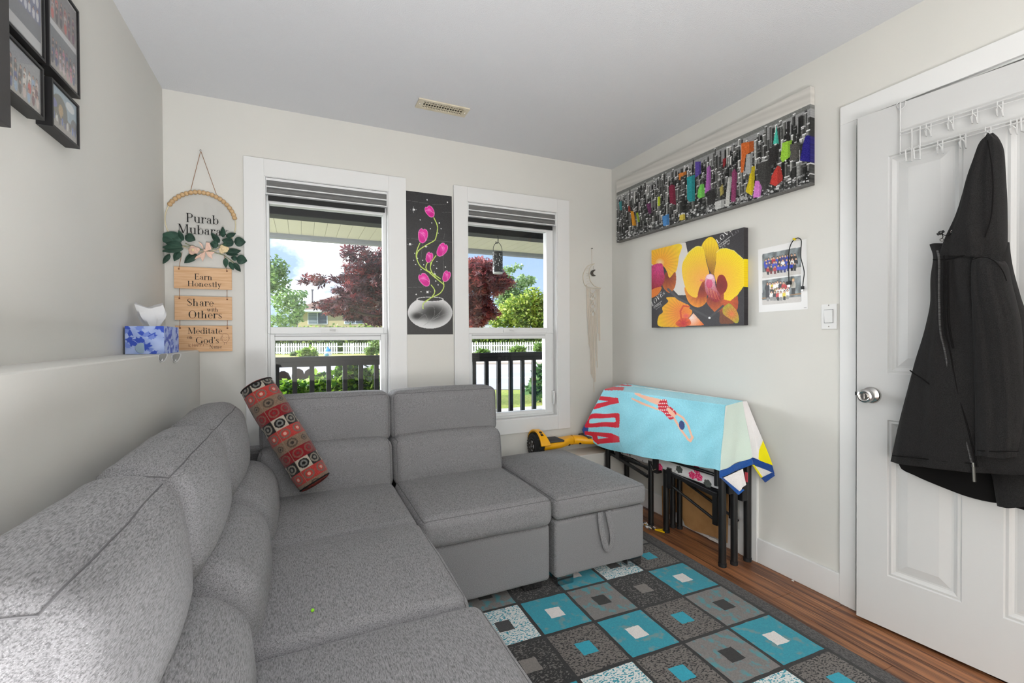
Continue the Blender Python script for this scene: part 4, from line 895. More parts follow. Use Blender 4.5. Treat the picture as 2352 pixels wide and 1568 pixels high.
word(pls[1][0], 'Share', 429, 491.5, 702, 685.5, Y=YS-.0068); word(pls[1][0], 'with', 475.5, 502, 715, 706, Y=YS-.0068); word(pls[1][0], 'Others', 432.5, 511, 730.5, 713, Y=YS-.0068)
word(pls[2][0], 'Meditate', 431, 511, 766.5, 752, Y=YS-.0068); word(pls[2][0], 'on', 429, 443, 778, 769.5, Y=YS-.0068)
word(pls[2][0], "God's", 449.5, 504, 788.5, 774, Y=YS-.0068); word(pls[2][0], 'Name', 481, 510, 800.5, 791.5, Y=YS-.0068)
HP = YS-.0068; strokes = [[(500, 1268), (497, 1287)], [(500, 1275), (512, 1270), (502, 1278), (512, 1287)]]
bx = 520
def hand(ch, x, y):
    w, h = 13, 20
    d = {'H': [[(0, 0), (0, 1)], [(1, 0), (1, 1)], [(0, .5), (1, .5)]], 'A': [[(0, 1), (.5, 0), (1, 1)], [(.2, .6), (.8, .6)]], 'P': [[(0, 1), (0, 0), (.8, .1), (.8, .45), (0, .55)]], 'Y': [[(0, 0), (.5, .5), (1, 0)], [(.5, .5), (.4, 1)]], 'k': [[(0, 0), (0, 1)], [(.8, .2), (0, .6), (.8, 1)]], '~': [[(0, .6), (.4, .3), (.8, .7), (1.2, .4)]]}
    for st in d[ch]: yield [(x+a*w, y+b*h) for a, b in st]
mb = MB()
for ch, x in (('k', 497), ('H', 520), ('A', 536), ('P', 552), ('P', 567), ('Y', 582), ('~', 600)):
    for st in hand(ch, x, 1268-.06*(x-500)): mb.tube([PY(250+a/2.703, 320+b/2.703, HP) for a, b in st], .0007, 4)
mb.out('handwriting', M('pencil_red', (96, 44, 36), .7), pls[2][0])
mb = MB()
for st in ([(700, 1212), (712, 1205), (735, 1208), (745, 1222), (742, 1245), (735, 1256), (715, 1258), (705, 1248), (702, 1230), (708, 1214)], [(712, 1228), (716, 1230)], [(728, 1230), (733, 1228)], [(714, 1242), (722, 1248), (732, 1242)], [(700, 1218), (694, 1235), (698, 1252)], [(745, 1222), (750, 1240)], [(718, 1259), (716, 1275)], [(728, 1259), (732, 1272)]):
    mb.tube([PY(250+a/2.703, 320+b/2.703, HP) for a, b in smooth_curve(st, 3)], .0006, 4)
mb.out('doodle', MATS['pencil_red'], pls[2][0])
for (p_, a, b) in pls:
    for fx in (.085, .915):
        x = a.x+(b.x-a.x)*fx; MB().lathe((x, YS-.0058, a.z-.012), (0, -1, 0), [(.004, 0), (.004, .0012), (.0, .0014)], 10).out('hole', M('hole_brown', (110, 66, 44), .8), p_)
for (k, fx, z1) in ((0, .085, None), (0, .915, None), (1, .085, 0), (1, .915, 0), (2, .085, 1), (2, .915, 1)):
    a, b = pls[k][1], pls[k][2]; x = a.x+(b.x-a.x)*fx
    if z1 is None: d = Vector((-.04 if fx < .5 else .035, 0, 0)); tp = Vector((x-d.x*.35, YS-.004, 1.60))
    else: tp = Vector((x, YS-.003, pls[z1][2].z+.012))
    MB().tube([tp, (x, YS-.0075, a.z-.012)], .0013, 6).out('cord', twine, sign)
def leaf(par, b, t, w, dep):
    B_, T_ = Z5(*b), Z5(*t); B_.y = T_.y = YS-dep; a = T_-B_; L = a.length; a.normalize(); s_ = Vector((a.z, 0, -a.x)); w = w/7.841*.00235*.5*1.08
    V, F = [], []; n = 8
    for i in range(n+1):
        q = i/n; ww = w*(math.sin(PI*min(1, q*1.02)**.8))**.75 if 0 < q < 1 else .0004; off = -.008*math.sin(PI*q)
        c = B_+a*L*q; V += [c-s_*ww+Vector((0, off*.2, 0)), c+Vector((0, off-.003, 0)), c+s_*ww+Vector((0, off*.2, 0))]
    for i in range(n):
        for k in (0, 1): F.append((i*3+k, i*3+k+1, i*3+k+4, i*3+k+3))
    return MB().add(V, F).out('leaf', green_leaf, par)
LV = [((470, 960), (90, 850), 190), ((480, 950), (240, 925), 140), ((300, 960), (78, 935), 130), ((520, 880), (708, 965), 140), ((490, 975), (405, 785), 70), ((480, 1060), (170, 1015), 110), ((480, 1095), (110, 1090), 110), ((500, 1120), (95, 1165), 90), ((255, 1215), (130, 1390), 75), ((425, 1160), (320, 1335), 100), ((725, 1205), (505, 1370), 120),
      ((1120, 1050), (968, 1015), 135), ((1140, 1010), (985, 825), 90), ((1200, 915), (1200, 720), 75), ((1260, 905), (1436, 838), 80), ((1395, 1000), (1180, 965), 120), ((1395, 1025), (1185, 1045), 90), ((1400, 990), (1612, 1000), 160), ((1240, 1180), (1525, 1150), 110), ((1250, 1200), (1480, 1222), 60), ((1460, 1300), (1340, 1270), 80), ((1440, 1290), (1637, 1335), 160), ((1250, 1280), (1252, 1460), 75), ((1320, 1350), (1388, 1500), 75), ((1392, 1368), (1520, 1530), 85)]
for i, (b, t, w) in enumerate(LV): leaf(sign, b, t, w, .010+.0013*(i % 9))
for P in ([(520, 1010), (620, 1060), (850, 1140), (1080, 1190), (1220, 1230), (1390, 1360)], [(480, 1060), (640, 1080), (850, 1140)], [(1000, 1120), (1180, 1040), (1400, 1000)], [(1140, 1190), (1260, 1190), (1500, 1160)]):
    MB().tube([Vector((q.x, YS-.010, q.z)) for q in (Z5(*t) for t in P)], .0016, 6).out('stem', M('stem_green', (112, 122, 64), .6), sign)
for c, s_, m in (((672, 1142), 92, rose), ((1208, 1125), 88, rose_y)):
    C_ = Z5(*c); C_.y = YS-.022; r0 = s_/7.841*.00235; fl = None
    for k in range(9):
        a = k*2.4; rr = r0*(.15+.075*k); p_ = C_+Vector((math.cos(a)*rr*.75, .001*k, math.sin(a)*rr*.75))
        o = MB().ball(tuple(p_), (r0*.46, r0*.22, r0*.42), 10, 7).out('petal', m, sign)
    MB().ball(tuple(C_-Vector((0, .004, 0))), r0*.28, 10, 8).out('flower_center', rose_y, sign)
for P in ([(870, 1150), (760, 990), (830, 1030), (860, 1130)], [(880, 1150), (905, 1005), (965, 1010), (1000, 1130), (905, 1160)], [(890, 1160), (720, 1260), (690, 1310), (800, 1270), (840, 1345), (885, 1250)], [(890, 1160), (1060, 1180), (1000, 1230), (1020, 1305), (930, 1250)]):
    Q = [Z5(*t) for t in P]; MB().prism([Vector((q.x, YS-.019-.003*(i % 2), q.z)) for i, q in enumerate(Q)], (0, .003, 0)).out('bow_ribbon', rose, sign, smooth=False, bevel=.001)
MB().ball(tuple(Z5(878, 1150)-Vector((0, .022, 0))), .006, 10, 8).out('bow_knot', rose, sign)

# ================================================================== MACRAME
mac = thing('macrame_hanging', 'cream macrame moon wall hanging between window and room corner', 'wall hanging', (1.94, YB, .754))
cotton = M('cotton_cord', (224, 214, 200), .95, bump=((300, 300, 900), .5, .002), spec=.05)
YM = YB-.009
def Zm(x, y, Y=YM): return PY(1310+x/4.236, 550+y/4.236, Y)
for dx in (-3, 4): MB().lathe(Zm(207+dx, 87, YB-.0005), (0, -1, 0), [(.0022, 0), (.0022, .010), (.0, .011)], 8).out('nail', black_metal, mac)
MB().tube([Zm(208, 88), Zm(209, 235)], .0016, 6).out('hanging_cord', cotton, mac)
ring_m = M('painted_wood_ring', (216, 208, 192), .6)
MB().tube([Zm(*q) for q in smooth_curve([(235, 235), (170, 258), (128, 330), (128, 400), (150, 450), (210, 468), (290, 470)])], .0028, 8).out('moon_rim', ring_m, mac)
MB().tube([Zm(*q) for q in smooth_curve([(235, 235), (195, 270), (183, 330), (196, 400), (235, 450), (290, 470)])], .0028, 8).out('moon_rim', ring_m, mac)
for k in range(7): MB().tube([Zm(150+k*2-(k > 4)*-4, 275+k*26), Zm(188+k*2.0, 285+k*24)], .0011, 5).out('web', cotton, mac)
P = closed_curve([(235, 292), (205, 305), (200, 332), (215, 355), (248, 352), (228, 338), (224, 318), (244, 298)], 4)
MB().tube([Zm(225, 258), Zm(222, 292)], .0008, 5).out('charm_chain', chrome, mac)
MB().prism([Zm(a, b, YM-.004) for a, b in P], (0, .002, 0)).out('moon_charm', M('tarnished_silver', (96, 94, 90), .35, .8), mac, smooth=False)
MB().tube([Zm(150, 440), Zm(165, 478), Zm(290, 484), Zm(300, 466)], .0022, 8).out('bar', cotton, mac)
for k in range(3):
    for pts in ([(190, 500), (218, 540), (246, 500)], [(190, 580-0), (218, 540), (246, 580)]):
        MB().tube([Zm(a, b+k*72, YM-.004) for a, b in pts], .0032, 6).out('knot_row', cotton, mac)
    for q in ((218, 522), (206, 540), (230, 540), (218, 560)): MB().ball(tuple(Zm(q[0], q[1]+k*72-0, YM-.004)), .0038, 8, 6).out('knot', cotton, mac)
for k, (x, x1, y1, y0) in enumerate([(158, 180, 960, 440), (166, 182, 1020, 480), (174, 192, 1045, 480), (182, 196, 1050, 480), (190, 203, 1310, 700), (198, 212, 1335, 480), (206, 222, 1350, 700), (212, 232, 1485, 740), (220, 240, 1385, 740), (227, 246, 1380, 740), (235, 250, 1110, 700), (243, 256, 1180, 700), (250, 266, 1245, 480), (258, 272, 915, 480), (266, 276, 912, 480), (275, 284, 985, 480), (284, 290, 985, 480)]):
    q = smooth_curve([(x, y0), (x+(x1-x)*.35+2*math.sin(k), y0+(y1-y0)*.45), (x1, y1)], 5)
    o = MB().tube([Zm(a, b, YM+.003*math.sin(k*2)) for a, b in q], [.0024]*(len(q)-1)+[.0030], 6).out('cord_strand', cotton, mac)

# ================================================================== TISSUE BOX AND HOOKS ON THE LEDGE
tis = thing('tissue_box', 'blue leaf-patterned tissue box standing on the left wall ledge', 'tissue box', (-.55, 2.3, ZLED))
tA = Vector((-.606, 2.215, ZLED+.001)); tB = Vector((-.486, 2.168, ZLED+.001)); tC = Vector((-.486+.032, 2.168+.228, ZLED+.001)); 
tC = Vector((-.479, 2.40, ZLED+.001)); tA = Vector((-.608, 2.20, ZLED+.001)); tB = Vector((-.480, 2.172, ZLED+.001)); tDv = tA+(tC-tB); TH = .107; up = Vector((0, 0, TH))
def paint_tissue(x, y, u, v, nu, nv):
    asp = nu/nv; p = Pic(u*100*asp, v*100, (164, 182, 226)); r = np.random.default_rng(nu)
    p.c += 10*np.sin(p.x/11+np.sin(p.y/14)*2)[:, None]*np.array((1, .9, .5))
    for k in range(int(26*asp)):
        cx, c = r.random()*100*asp, r.random()*100; a = r.choice([-.5, .3, 2.6, -2.4, 1.2]); L = 24; n = 5; co = (62, 88, 188) if k % 3 else (120, 142, 214)
        ex, ey = math.cos(a), math.sin(a); p.line([(cx, c), (cx+ex*L, c+ey*L)], 1.6, co)
        for j in range(n):
            t = L*(.2+.8*j/n)
            for sg in (-1, 1): b = a+sg*.75; p.ell(cx+ex*t+math.cos(b)*5, c+ey*t+math.sin(b)*5, 5.6, 1.8, co, rot=b)
    return p.c
faces = [(tA+up, tB+up, tB, tA), (tB+up, tC+up, tC, tB), (tDv+up, tC+up, tB+up, tA+up), (tC+up, tDv+up, tDv, tC), (tDv+up, tA+up, tA, tDv)]
for k, f in enumerate(faces): print_panel('side_panel' if k != 2 else 'top_panel', *f, .0016, paint_tissue, tis)
MB().poly([tA, tB, tC, tDv]).out('bottom_panel', M('card_grey', (170, 170, 168), .8), tis, smooth=False)
ctr = (tA+tC)/2+up
MB().lathe(ctr+Vector((0, 0, .0004)), (0, 0, 1), [(.045, 0), (.0449, .0006)], 30).out('opening', M('film_white', (214, 218, 224), .3), tis)
V, F = [], []; nr, nc = 9, 22
for i in range(nr):
    t = i/(nr-1)
    for j in range(nc):
        a = 2*PI*j/nc; w = .020+.026*math.sin(min(1, t*1.15)*PI*.62); fo = 1+.22*math.sin(a*3+t*2)+.10*math.sin(a*7+t*5)
        V.append(ctr+Vector((math.cos(a)*w*fo*1.0-.004-.012*t, math.sin(a)*w*.55*fo, .0+t*(.085+.012*math.sin(a*2+1)))))
for i in range(nr-1):
    for j in range(nc): F.append((i*nc+j, i*nc+(j+1) % nc, (i+1)*nc+(j+1) % nc, (i+1)*nc+j))
F.append(tuple(range((nr-1)*nc, nr*nc)))
MB().add(V, F).out('tissue', M('tissue_white', (236, 236, 236), .9, trans=.2), tis)
cl = faces[0]; cpos = tA*.62+tB*.38+Vector((0, -.001, .018))
MB().lathe(cpos+Vector((.005, 0, .005)), (0, -1, 0), [(.0, 0), (.020, .0003), (.019, .0016), (.013, .002), (.0, .0022)], 24).out('round_seal', M('seal_grey', (150, 172, 190), .4), tis)
for lab, px in (('clear-rimmed grey wall hook under the ledge, below the tissue box, left one', 374), ('clear-rimmed grey wall hook under the ledge, below the tissue box, right one', 405)):
    h = thing('wall_hook', lab, 'hook', tuple(PX(px, 822, XLED)), 'pair of small hooks under the ledge')
    P = [(-9, -8), (9, -10), (6, 2), (0, 9), (-6, 10), (-10, 4)]
    MB().prism([PX(px+a, 822+b, XLED+.0005) for a, b in closed_curve(P, 4)], (.003, 0, 0)).out('backing', M('hook_rim', (230, 230, 230), .3), h, smooth=False)
    MB().prism([PX(px+a*.8-.5, 821+b*.82, XLED+.0036) for a, b in closed_curve(P, 4)], (.002, 0, 0)).out('plate', M('hook_grey', (140, 140, 138), .35), h, smooth=False)
    MB().tube([PX(px-1, 824, XLED+.005), PX(px-1, 830, XLED+.012), PX(px-2, 827, XLED+.018)], .0018, 8).out('hook_arm', M('hook_rim', 0), h)

# ================================================================== FOLDED COT
cot = thing('folding_cot', 'black metal folding guest bed folded upright against the right wall under a beach towel', 'folding bed', (2.0, 2.14, 0))
def leg(x, y, top, r=.0165, name='leg'):
    o = MB().tube([(x, y, .014), (x, y, top)], r, 16).out(name, black_metal, cot)
    MB().lathe((x, y, 0.0006), (0, 0, 1), [(r*1.08, 0), (r*1.08, .018), (r*.9, .02)], 16).out('foot_cap', M('black_plastic', (30, 30, 31), .6), o); return o
FXc, BXc, YN, YFc = 1.923, 2.090, 1.650, 2.600
leg(FXc, YN, .50, .0185); leg(1.992, YN-.012, .50, .017); leg(BXc-.002, YN-.014, .54, .0185)
for X_ in (FXc, BXc-.003): MB().tube([(X_, YN+.03, .40), (X_, YN+.03, .775)], .0165, 14).out('end_post', black_metal, cot)
leg(1.945, 2.195, .40); leg(1.960, 2.080, .42, .018); leg(2.047, 2.118, .40); leg(2.069, 2.085, .42)
leg(FXc, YFc, .775, .018); leg(BXc-.004, YFc, .775, .018)
def rail(p, q, r=.0105, name='rail'): return MB().tube([p, q], r, 12).out(name, black_metal, cot)
for X_ in (FXc, BXc-.003):
    rail((X_, YN+.03, .775), (X_, YFc, .775), .0165, 'top_rail'); rail((X_, YN, .452), (X_, YFc, .440), .0085)
a = PX(1415, 1035, 1.95); b = PX(1646, 1117, 1.95)
MB().box((1.940, YN+.02, .372), (2.075, YFc-.03, .765)).out('mattress', M('mattress_ticking', (206, 204, 202), .9, var=[((9, 9, 9), (196, 194, 194), .4, .6), ((26, 26, 26), (60, 58, 60), .66, .70)]), cot, smooth=False, bevel=.012)
petal = M('print_magenta', (190, 30, 84), .8, var=((160, 160, 160), (226, 110, 150), .5, .62)); sprig = M('print_grey_ink', (70, 74, 70), .8)
fr_rng = np.random.default_rng(4)
matt = [o for o in cot.children if o.name.startswith('mattress')][0]
for (x, y) in ((1515, 1072), (1600, 1078), (1590, 1091), (1605, 1095), (1440, 1036), (1560, 1078), (1625, 1110)):
    c = PX(x, y, 1.9395); mb = MB()
    for k in range(6):
        a_ = k*1.05+x; q = (c.x, c.y+.016*math.cos(a_), c.z+.013*math.sin(a_)); mb.ball(q, (.0009, .011, .009), 8, 5)
    mb.ball(tuple(c), (.0012, .008, .008), 8, 5); mb.out('printed_flower', petal if x not in (1560, 1625) else sprig, matt)
# folded inner leg frames
def flat(p, q, w=.02, t=.006):
    p, q = Vector(p), Vector(q); m = (p+q)/2; d = (q-p)/2; u_ = d.cross(Vector((1, 0, 0))).normalized()*w/2
    return MB().obox(m, d, u_, (t, 0, 0)).out('folding_arm', black_metal, cot, smooth=False, bevel=.002)
flat((1.935, 2.60, .36), (1.935, 2.21, .30)); flat((1.955, 2.58, .35), (1.955, 2.22, .345), .018); flat((1.96, 2.55, .385), (1.96, 2.20, .33), .016)
flat((1.94, 2.06, .372), (1.94, 1.69, .34), .024); flat((1.962, 2.05, .378), (1.962, 1.70, .352), .02); flat((1.985, 2.04, .385), (1.985, 1.70, .365), .02)
rail((1.945, 2.05, .305), (1.945, 1.67, .195), .0075, 'lower_rail'); rail((2.06, 2.05, .305), (2.06, 1.67, .2), .0075, 'lower_rail')
flat((1.93, 1.70, .36), (1.93, 1.70, .19), .03); flat((2.05, 1.70, .36), (2.05, 1.70, .2), .03); flat((1.935, 2.03, .40), (1.935, 2.03, .28), .03)
for y in (2.60, 2.50, 2.14): MB().box((1.925, y-.02, .34), (1.965, y+.02, .46)).out('hinge_plate', black_metal, cot, smooth=False, bevel=.003)
for x, z in ((1.955, .47), (2.05, .42)): MB().box((x-.02, YN-.03, z-.10), (x+.02, YN+.02, z)).out('hinge_plate', black_metal, cot, smooth=False, bevel=.003)
MB().tube([PX(1494, 1065, 1.915), PX(1500, 1080, 1.912), PX(1507, 1077, 1.912)], .002, 6).out('wire_clip', chrome, cot)

# ------------------------------------------------------------------ beach towel
tow = thing('beach_towel', 'light blue beach towel with red letters and a diving swimmer, draped over the folded cot', 'towel', (2.0, 2.1, .37))
FXt = FXc-.030
TLf, TRf = PX(1388, 894, FXt), PX(1666, 931, FXt); TLb, TRb = PX(1437, 881, 2.085), PX(1706, 921, 2.085)
zt = max(TLf.z, TRf.z, .818); 
def Tz(zx, zy): return 1200+zx/3.1355, 840+zy/3.1355
def paint_towel(x, y, u, v, nu, nv):
    p = Pic((x-1200)*3.1355, (y-840)*3.1355, (140, 208, 224)); R = (200, 14, 44); PE = (236, 182, 156)
    p.c += rng.normal(0, 5, (len(x), 1))
    p.poly([(600, 140), (640, 128), (1620, 245), (1620, 255), (1450, 235), (800, 150)], (226, 232, 232))
    p.poly([(430, 340), (450, 330), (478, 430), (470, 520), (410, 500)], (26, 66, 140))
    p.poly([(448, 470), (640, 484), (700, 510), (703, 549), (560, 560), (545, 566), (500, 525), (450, 492)], R); p.poly([(462, 497), (503, 506), (508, 532), (490, 520)], (150, 208, 220)); p.poly([(540, 503), (617, 517), (545, 527)], (150, 212, 224))
    p.poly(closed_curve([(500, 345), (600, 345), (690, 340), (701, 366), (700, 420), (690, 445), (600, 437), (480, 445), (450, 436), (470, 395)], 4), R); p.poly(closed_curve([(498, 380), (580, 378), (660, 372), (672, 388), (665, 405), (580, 405), (492, 414), (482, 400)], 4), (150, 212, 224))
    p.poly([(562, 218), (620, 222), (690, 232), (697, 268), (640, 278), (520, 313), (508, 311), (537, 272), (622, 254), (550, 246)], R)
    p.poly([(603, 150), (735, 154), (726, 179), (588, 176)], R); p.poly([(612, 138), (640, 129), (792, 141), (780, 149)], R); p.poly([(700, 124), (830, 130), (850, 138), (760, 134)], (190, 30, 50))
    p.poly([(785, 230), (802, 234), (880, 268), (985, 310), (985, 321), (945, 308), (862, 278), (790, 241)], PE); p.poly([(805, 194), (840, 200), (900, 218), (1010, 243), (985, 285), (930, 265), (870, 235), (812, 206)], PE)
    p.poly([(1040, 300), (1062, 298), (1112, 345), (1094, 378), (1050, 335)], PE)
    p.line([(1092, 372), (1140, 455), (1200, 535)], 15, PE); p.line([(1100, 335), (1160, 375), (1195, 430), (1226, 520)], 14, PE); p.line([(1226, 512), (1212, 540)], 18, PE)
    s_ = closed_curve([(985, 258), (1010, 241), (1040, 244), (1048, 280), (1075, 300), (1104, 325), (1110, 354), (1082, 322), (1052, 300), (1040, 312), (1066, 350), (1094, 376), (1062, 386), (1035, 356), (1010, 330), (985, 320), (978, 290)], 3); p.poly(s_, R)
    for k in range(60):
        a, b = 980+(k % 10)*13+(k//10 % 2)*6, 246+(k//10)*24; 
        if inpoly(np.array([a]), np.array([b]), s_)[0]: p.ell(a, b, 4.2, 4.2, (240, 226, 226))
    p.ell(1150, 427, 20, 34, (30, 58, 120), rot=-.15)
    p.c += 7*(np.sin(p.x/61+1.7*np.sin(p.y/83))*np.sin(p.y/47+1.3*np.sin(p.x/71)))[:, None]  # soft tone waves painted in as fold shading
    p.line([(690, 480), (705, 555), (720, 590)], 3, (110, 176, 196), a=.7)
    return p.c
bot = [PX(1337, 987, 1.805), PX(1346, 1003, 1.815), PX(1372, 1022, 1.845), PX(1402, 1034, FXt-.02), PX(1500, 1053, FXt-.012), PX(1580, 1066, FXt-.008), PX(1654, 1081, FXt-.004)]
bu_ = [0, .03, .10, .20, .47, .72, 1.]
NU, NV = 330, 150; U = np.linspace(0, 1, NU); V1 = np.linspace(0, 1, NV)
bt = np.stack([np.interp(U, bu_, [q[k] for q in bot]) for k in range(3)], 1); tp = np.array(TLf)[None]*(1-U[:, None])+np.array(TRf)[None]*U[:, None]
P = tp[None]*(1-V1[:, None, None])+bt[None]*V1[:, None, None]
fold = (.006*np.sin(U*19)[None]+.004*np.sin(U*43+2)[None]+.003*np.sin(U[None]*8+V1[:, None]*9))*(V1[:, None]**1.2); P[..., 0] -= fold*np.clip(U*6, 0, 1)[None]
P = P.reshape(-1, 3); x, y = pr(P); c = paint_towel(x, y, None, None, NU, NV)
def gridF(nu, nv): i = np.arange(nu*nv).reshape(nv, nu); return np.stack([i[:-1, :-1], i[1:, :-1], i[1:, 1:], i[:-1, 1:]], -1).reshape(-1, 4)
tcol = lambda c: np.clip(lin(np.clip(c, 0, 255))*1.15, 0, .95)
def soft_patch(name, TL, TR, BR, BL, paint, n=(120, 40), amp=0., parent=tow):
    TL, TR, BR, BL = map(np.array, (TL, TR, BR, BL)); uu, vv = np.meshgrid(np.linspace(0, 1, n[0]), np.linspace(0, 1, n[1])); uu, vv = uu.ravel()[:, None], vv.ravel()[:, None]
    P = (1-vv)*((1-uu)*TL+uu*TR)+vv*((1-uu)*BL+uu*BR); x, y = pr(P)
    nrm = np.cross(TR-TL, BL-TL); nrm = nrm/np.linalg.norm(nrm)
    P = P+nrm*amp*np.sin(uu*9+vv*3)*vv
    c = paint(x, y) if callable(paint) else np.tile(np.array(paint, float), (len(x), 1))+rng.normal(0, 4, (len(x), 1))
    o = mesh_obj(name, P, gridF(*n), terry, parent, smooth=True, col=tcol(c), sharp=1.5)
    m = o.modifiers.new('thickness', 'SOLIDIFY'); m.thickness = .004; m.offset = 0; return o
o = mesh_obj('front_drop', P, gridF(NU, NV), terry, tow, col=tcol(c), sharp=1.5); m = o.modifiers.new('thickness', 'SOLIDIFY'); m.thickness = .004; m.offset = 0
soft_patch('top_fold', TLb, TRb, TRf, TLf, lambda x, y: paint_towel(x, y, None, None, 1, 1), (300, 24))
def Q6(x, y, X_): return PX(1620+x/5.806, 880+y/5.806, X_)
XE = 2.086
e1, e2, e3, e4 = Q6(262, 300, FXt), Q6(492, 240, 2.075), Q6(618, 985, 2.075), Q6(190, 1160, FXt-.004)
soft_patch('end_drop', e1, e2, e3, e4, lambda x, y: (lambda p: (p.poly([(180, 1170), (255, 300), (290, 300), (225, 700), (205, 1170)], (222, 228, 220)), p.c)[1])(Pic((x-1620)*5.806, (y-880)*5.806, (206, 222, 212))), (60, 110), .006)
soft_patch('hem', e4, e3, Q6(632, 1078, 2.07), Q6(192, 1262, FXt-.006), (18, 72, 142), (50, 14), .003)
f1, f2, f3, f4 = e2, Q6(552, 240, 2.112), Q6(892, 1095, 2.100), e3
soft_patch('back_corner', f1, f2, f3, f4, lambda x, y: (lambda p: (p.poly([(765, 735), (960, 1100), (890, 1130), (700, 1000), (712, 985)], (246, 220, 0)), p.c)[1])(Pic((x-1620)*5.806, (y-880)*5.806, (226, 222, 222))), (50, 110), .006)
soft_patch('hem', e3, f3, Q6(926, 1205, 2.10), Q6(632, 1078, 2.07), (16, 60, 128), (50, 14), .003)
soft_patch('turned_corner', Q6(228, 1265, FXt), Q6(500, 1140, 1.99), Q6(538, 1350, 1.985), Q6(450, 1440, 1.955), (222, 218, 216), (40, 40), .004)
soft_patch('hem', Q6(192, 1245, FXt-.004), Q6(236, 1262, FXt-.002), Q6(456, 1440, 1.952), Q6(440, 1486, 1.950), (22, 78, 150), (40, 12))
soft_patch('hem', Q6(450, 1440, 1.952), Q6(505, 1408, 1.972), Q6(520, 1425, 1.974), Q6(445, 1484, 1.951), (22, 78, 150), (16, 8))
soft_patch('turned_corner', Q6(640, 1090, 2.07), Q6(900, 1190, 2.095), Q6(800, 1292, 2.09), Q6(755, 1245, 2.08), (220, 216, 214), (40, 40), .003)
soft_patch('turned_edge', Q6(628, 1085, 2.068), Q6(650, 1085, 2.068), Q6(765, 1250, 2.078), Q6(745, 1262, 2.076), (244, 218, 10), (30, 8))
soft_patch('hem', Q6(745, 1262, 2.076), Q6(905, 1180, 2.096), Q6(928, 1230, 2.098), Q6(800, 1322, 2.085), (16, 60, 128), (30, 14), .002)
MB().box(tuple(Q6(560, 1320, 2.0)), tuple(Q6(535, 1180, 2.004))).out('care_tag', M('tag_red', (190, 70, 80), .7), tow, smooth=False)

# ------------------------------------------------------------------ cardboard and floor oddments
cb_m = M('cardboard_brown', (176, 134, 88), .85, var=((14, 14, 14), (160, 118, 76), .4, .7))
q = [PX(*t, 2.100) for t in ((1520, 1120), (1520, 1190), (1560, 1178), (1572, 1210), (1590, 1222), (1640, 1238), (1668, 1252), (1674, 1110), (1600, 1085), (1560, 1100))]
mn = min(v_.z for v_ in q); q = [Vector((2.100+.004*(v_.z < .1), v_.y, max(.002, v_.z-mn*1.0+.002))) for v_ in q]
cb = MB().prism(q, (.006, 0, 0)).out('cardboard_sheet', cb_m, smooth=False)
tag(cb, 'torn brown cardboard sheet leaning on the wall behind the folded cot', 'cardboard')
pp = MB().prism([PX(*t, 2.088) for t in ((1628, 1232), (1640, 1236), (1652, 1246), (1664, 1250), (1660, 1253), (1640, 1243), (1627, 1237))], (.006, 0, 0)).out('paper_scrap', M('paper_white', (230, 228, 224), .8), smooth=False)
tag(pp, 'torn white paper scrap at the foot of the cardboard sheet', 'paper')
t3 = [PZ(*q, .008) for q in ((1504, 1214.5), (1524, 1213), (1527, 1221))]
ct = sum(t3, Vector())/3; inn = [ct+(v_-ct)*.42 for v_ in t3]; mb = MB()
V = [Vector((v_.x, v_.y, .001)) for v_ in t3]+[Vector((v_.x, v_.y, .001)) for v_ in inn]+t3+inn
F = []
for i in range(3):
    j = (i+1) % 3; F += [(i, j, 3+j, 3+i), (6+i, 6+j, 9+j, 9+i), (i, j, 6+j, 6+i), (3+i, 3+j, 9+j, 9+i)]
tri = mb.add(V, F).out('toy_triangle', M('toy_yellow', (236, 190, 20), .4), smooth=False)
tag(tri, 'yellow plastic toy triangle lying by the foot of the cot leg', 'toy')
film = glass('clear_film', (236, 236, 236), 2.2, .08)
V, F = [], []
for i in range(9):
    for j in range(7): V.append((1.880+.0055*i+.004*math.sin(j*2), 2.13+.022*j, .003+.014*abs(math.sin(i*1.3+j*.9))))
for i in range(8):
    for j in range(6): F.append((i*7+j, i*7+j+1, (i+1)*7+j+1, (i+1)*7+j))
wr = MB().add(V, F).out('plastic_wrapper', film); tag(wr, 'crumpled clear plastic wrapper on the floor between ottoman and cot', 'wrapper')
w = PZ(1475+0, 1343+0, .004); chip = MB().ball(tuple(PZ(1821, 1333, .003)), (.004, .007, .003), 8, 6).out('paper_crumb', M('paper_white', 0)); tag(chip, 'tiny white paper crumb on the wood floor along the baseboard', 'crumb')

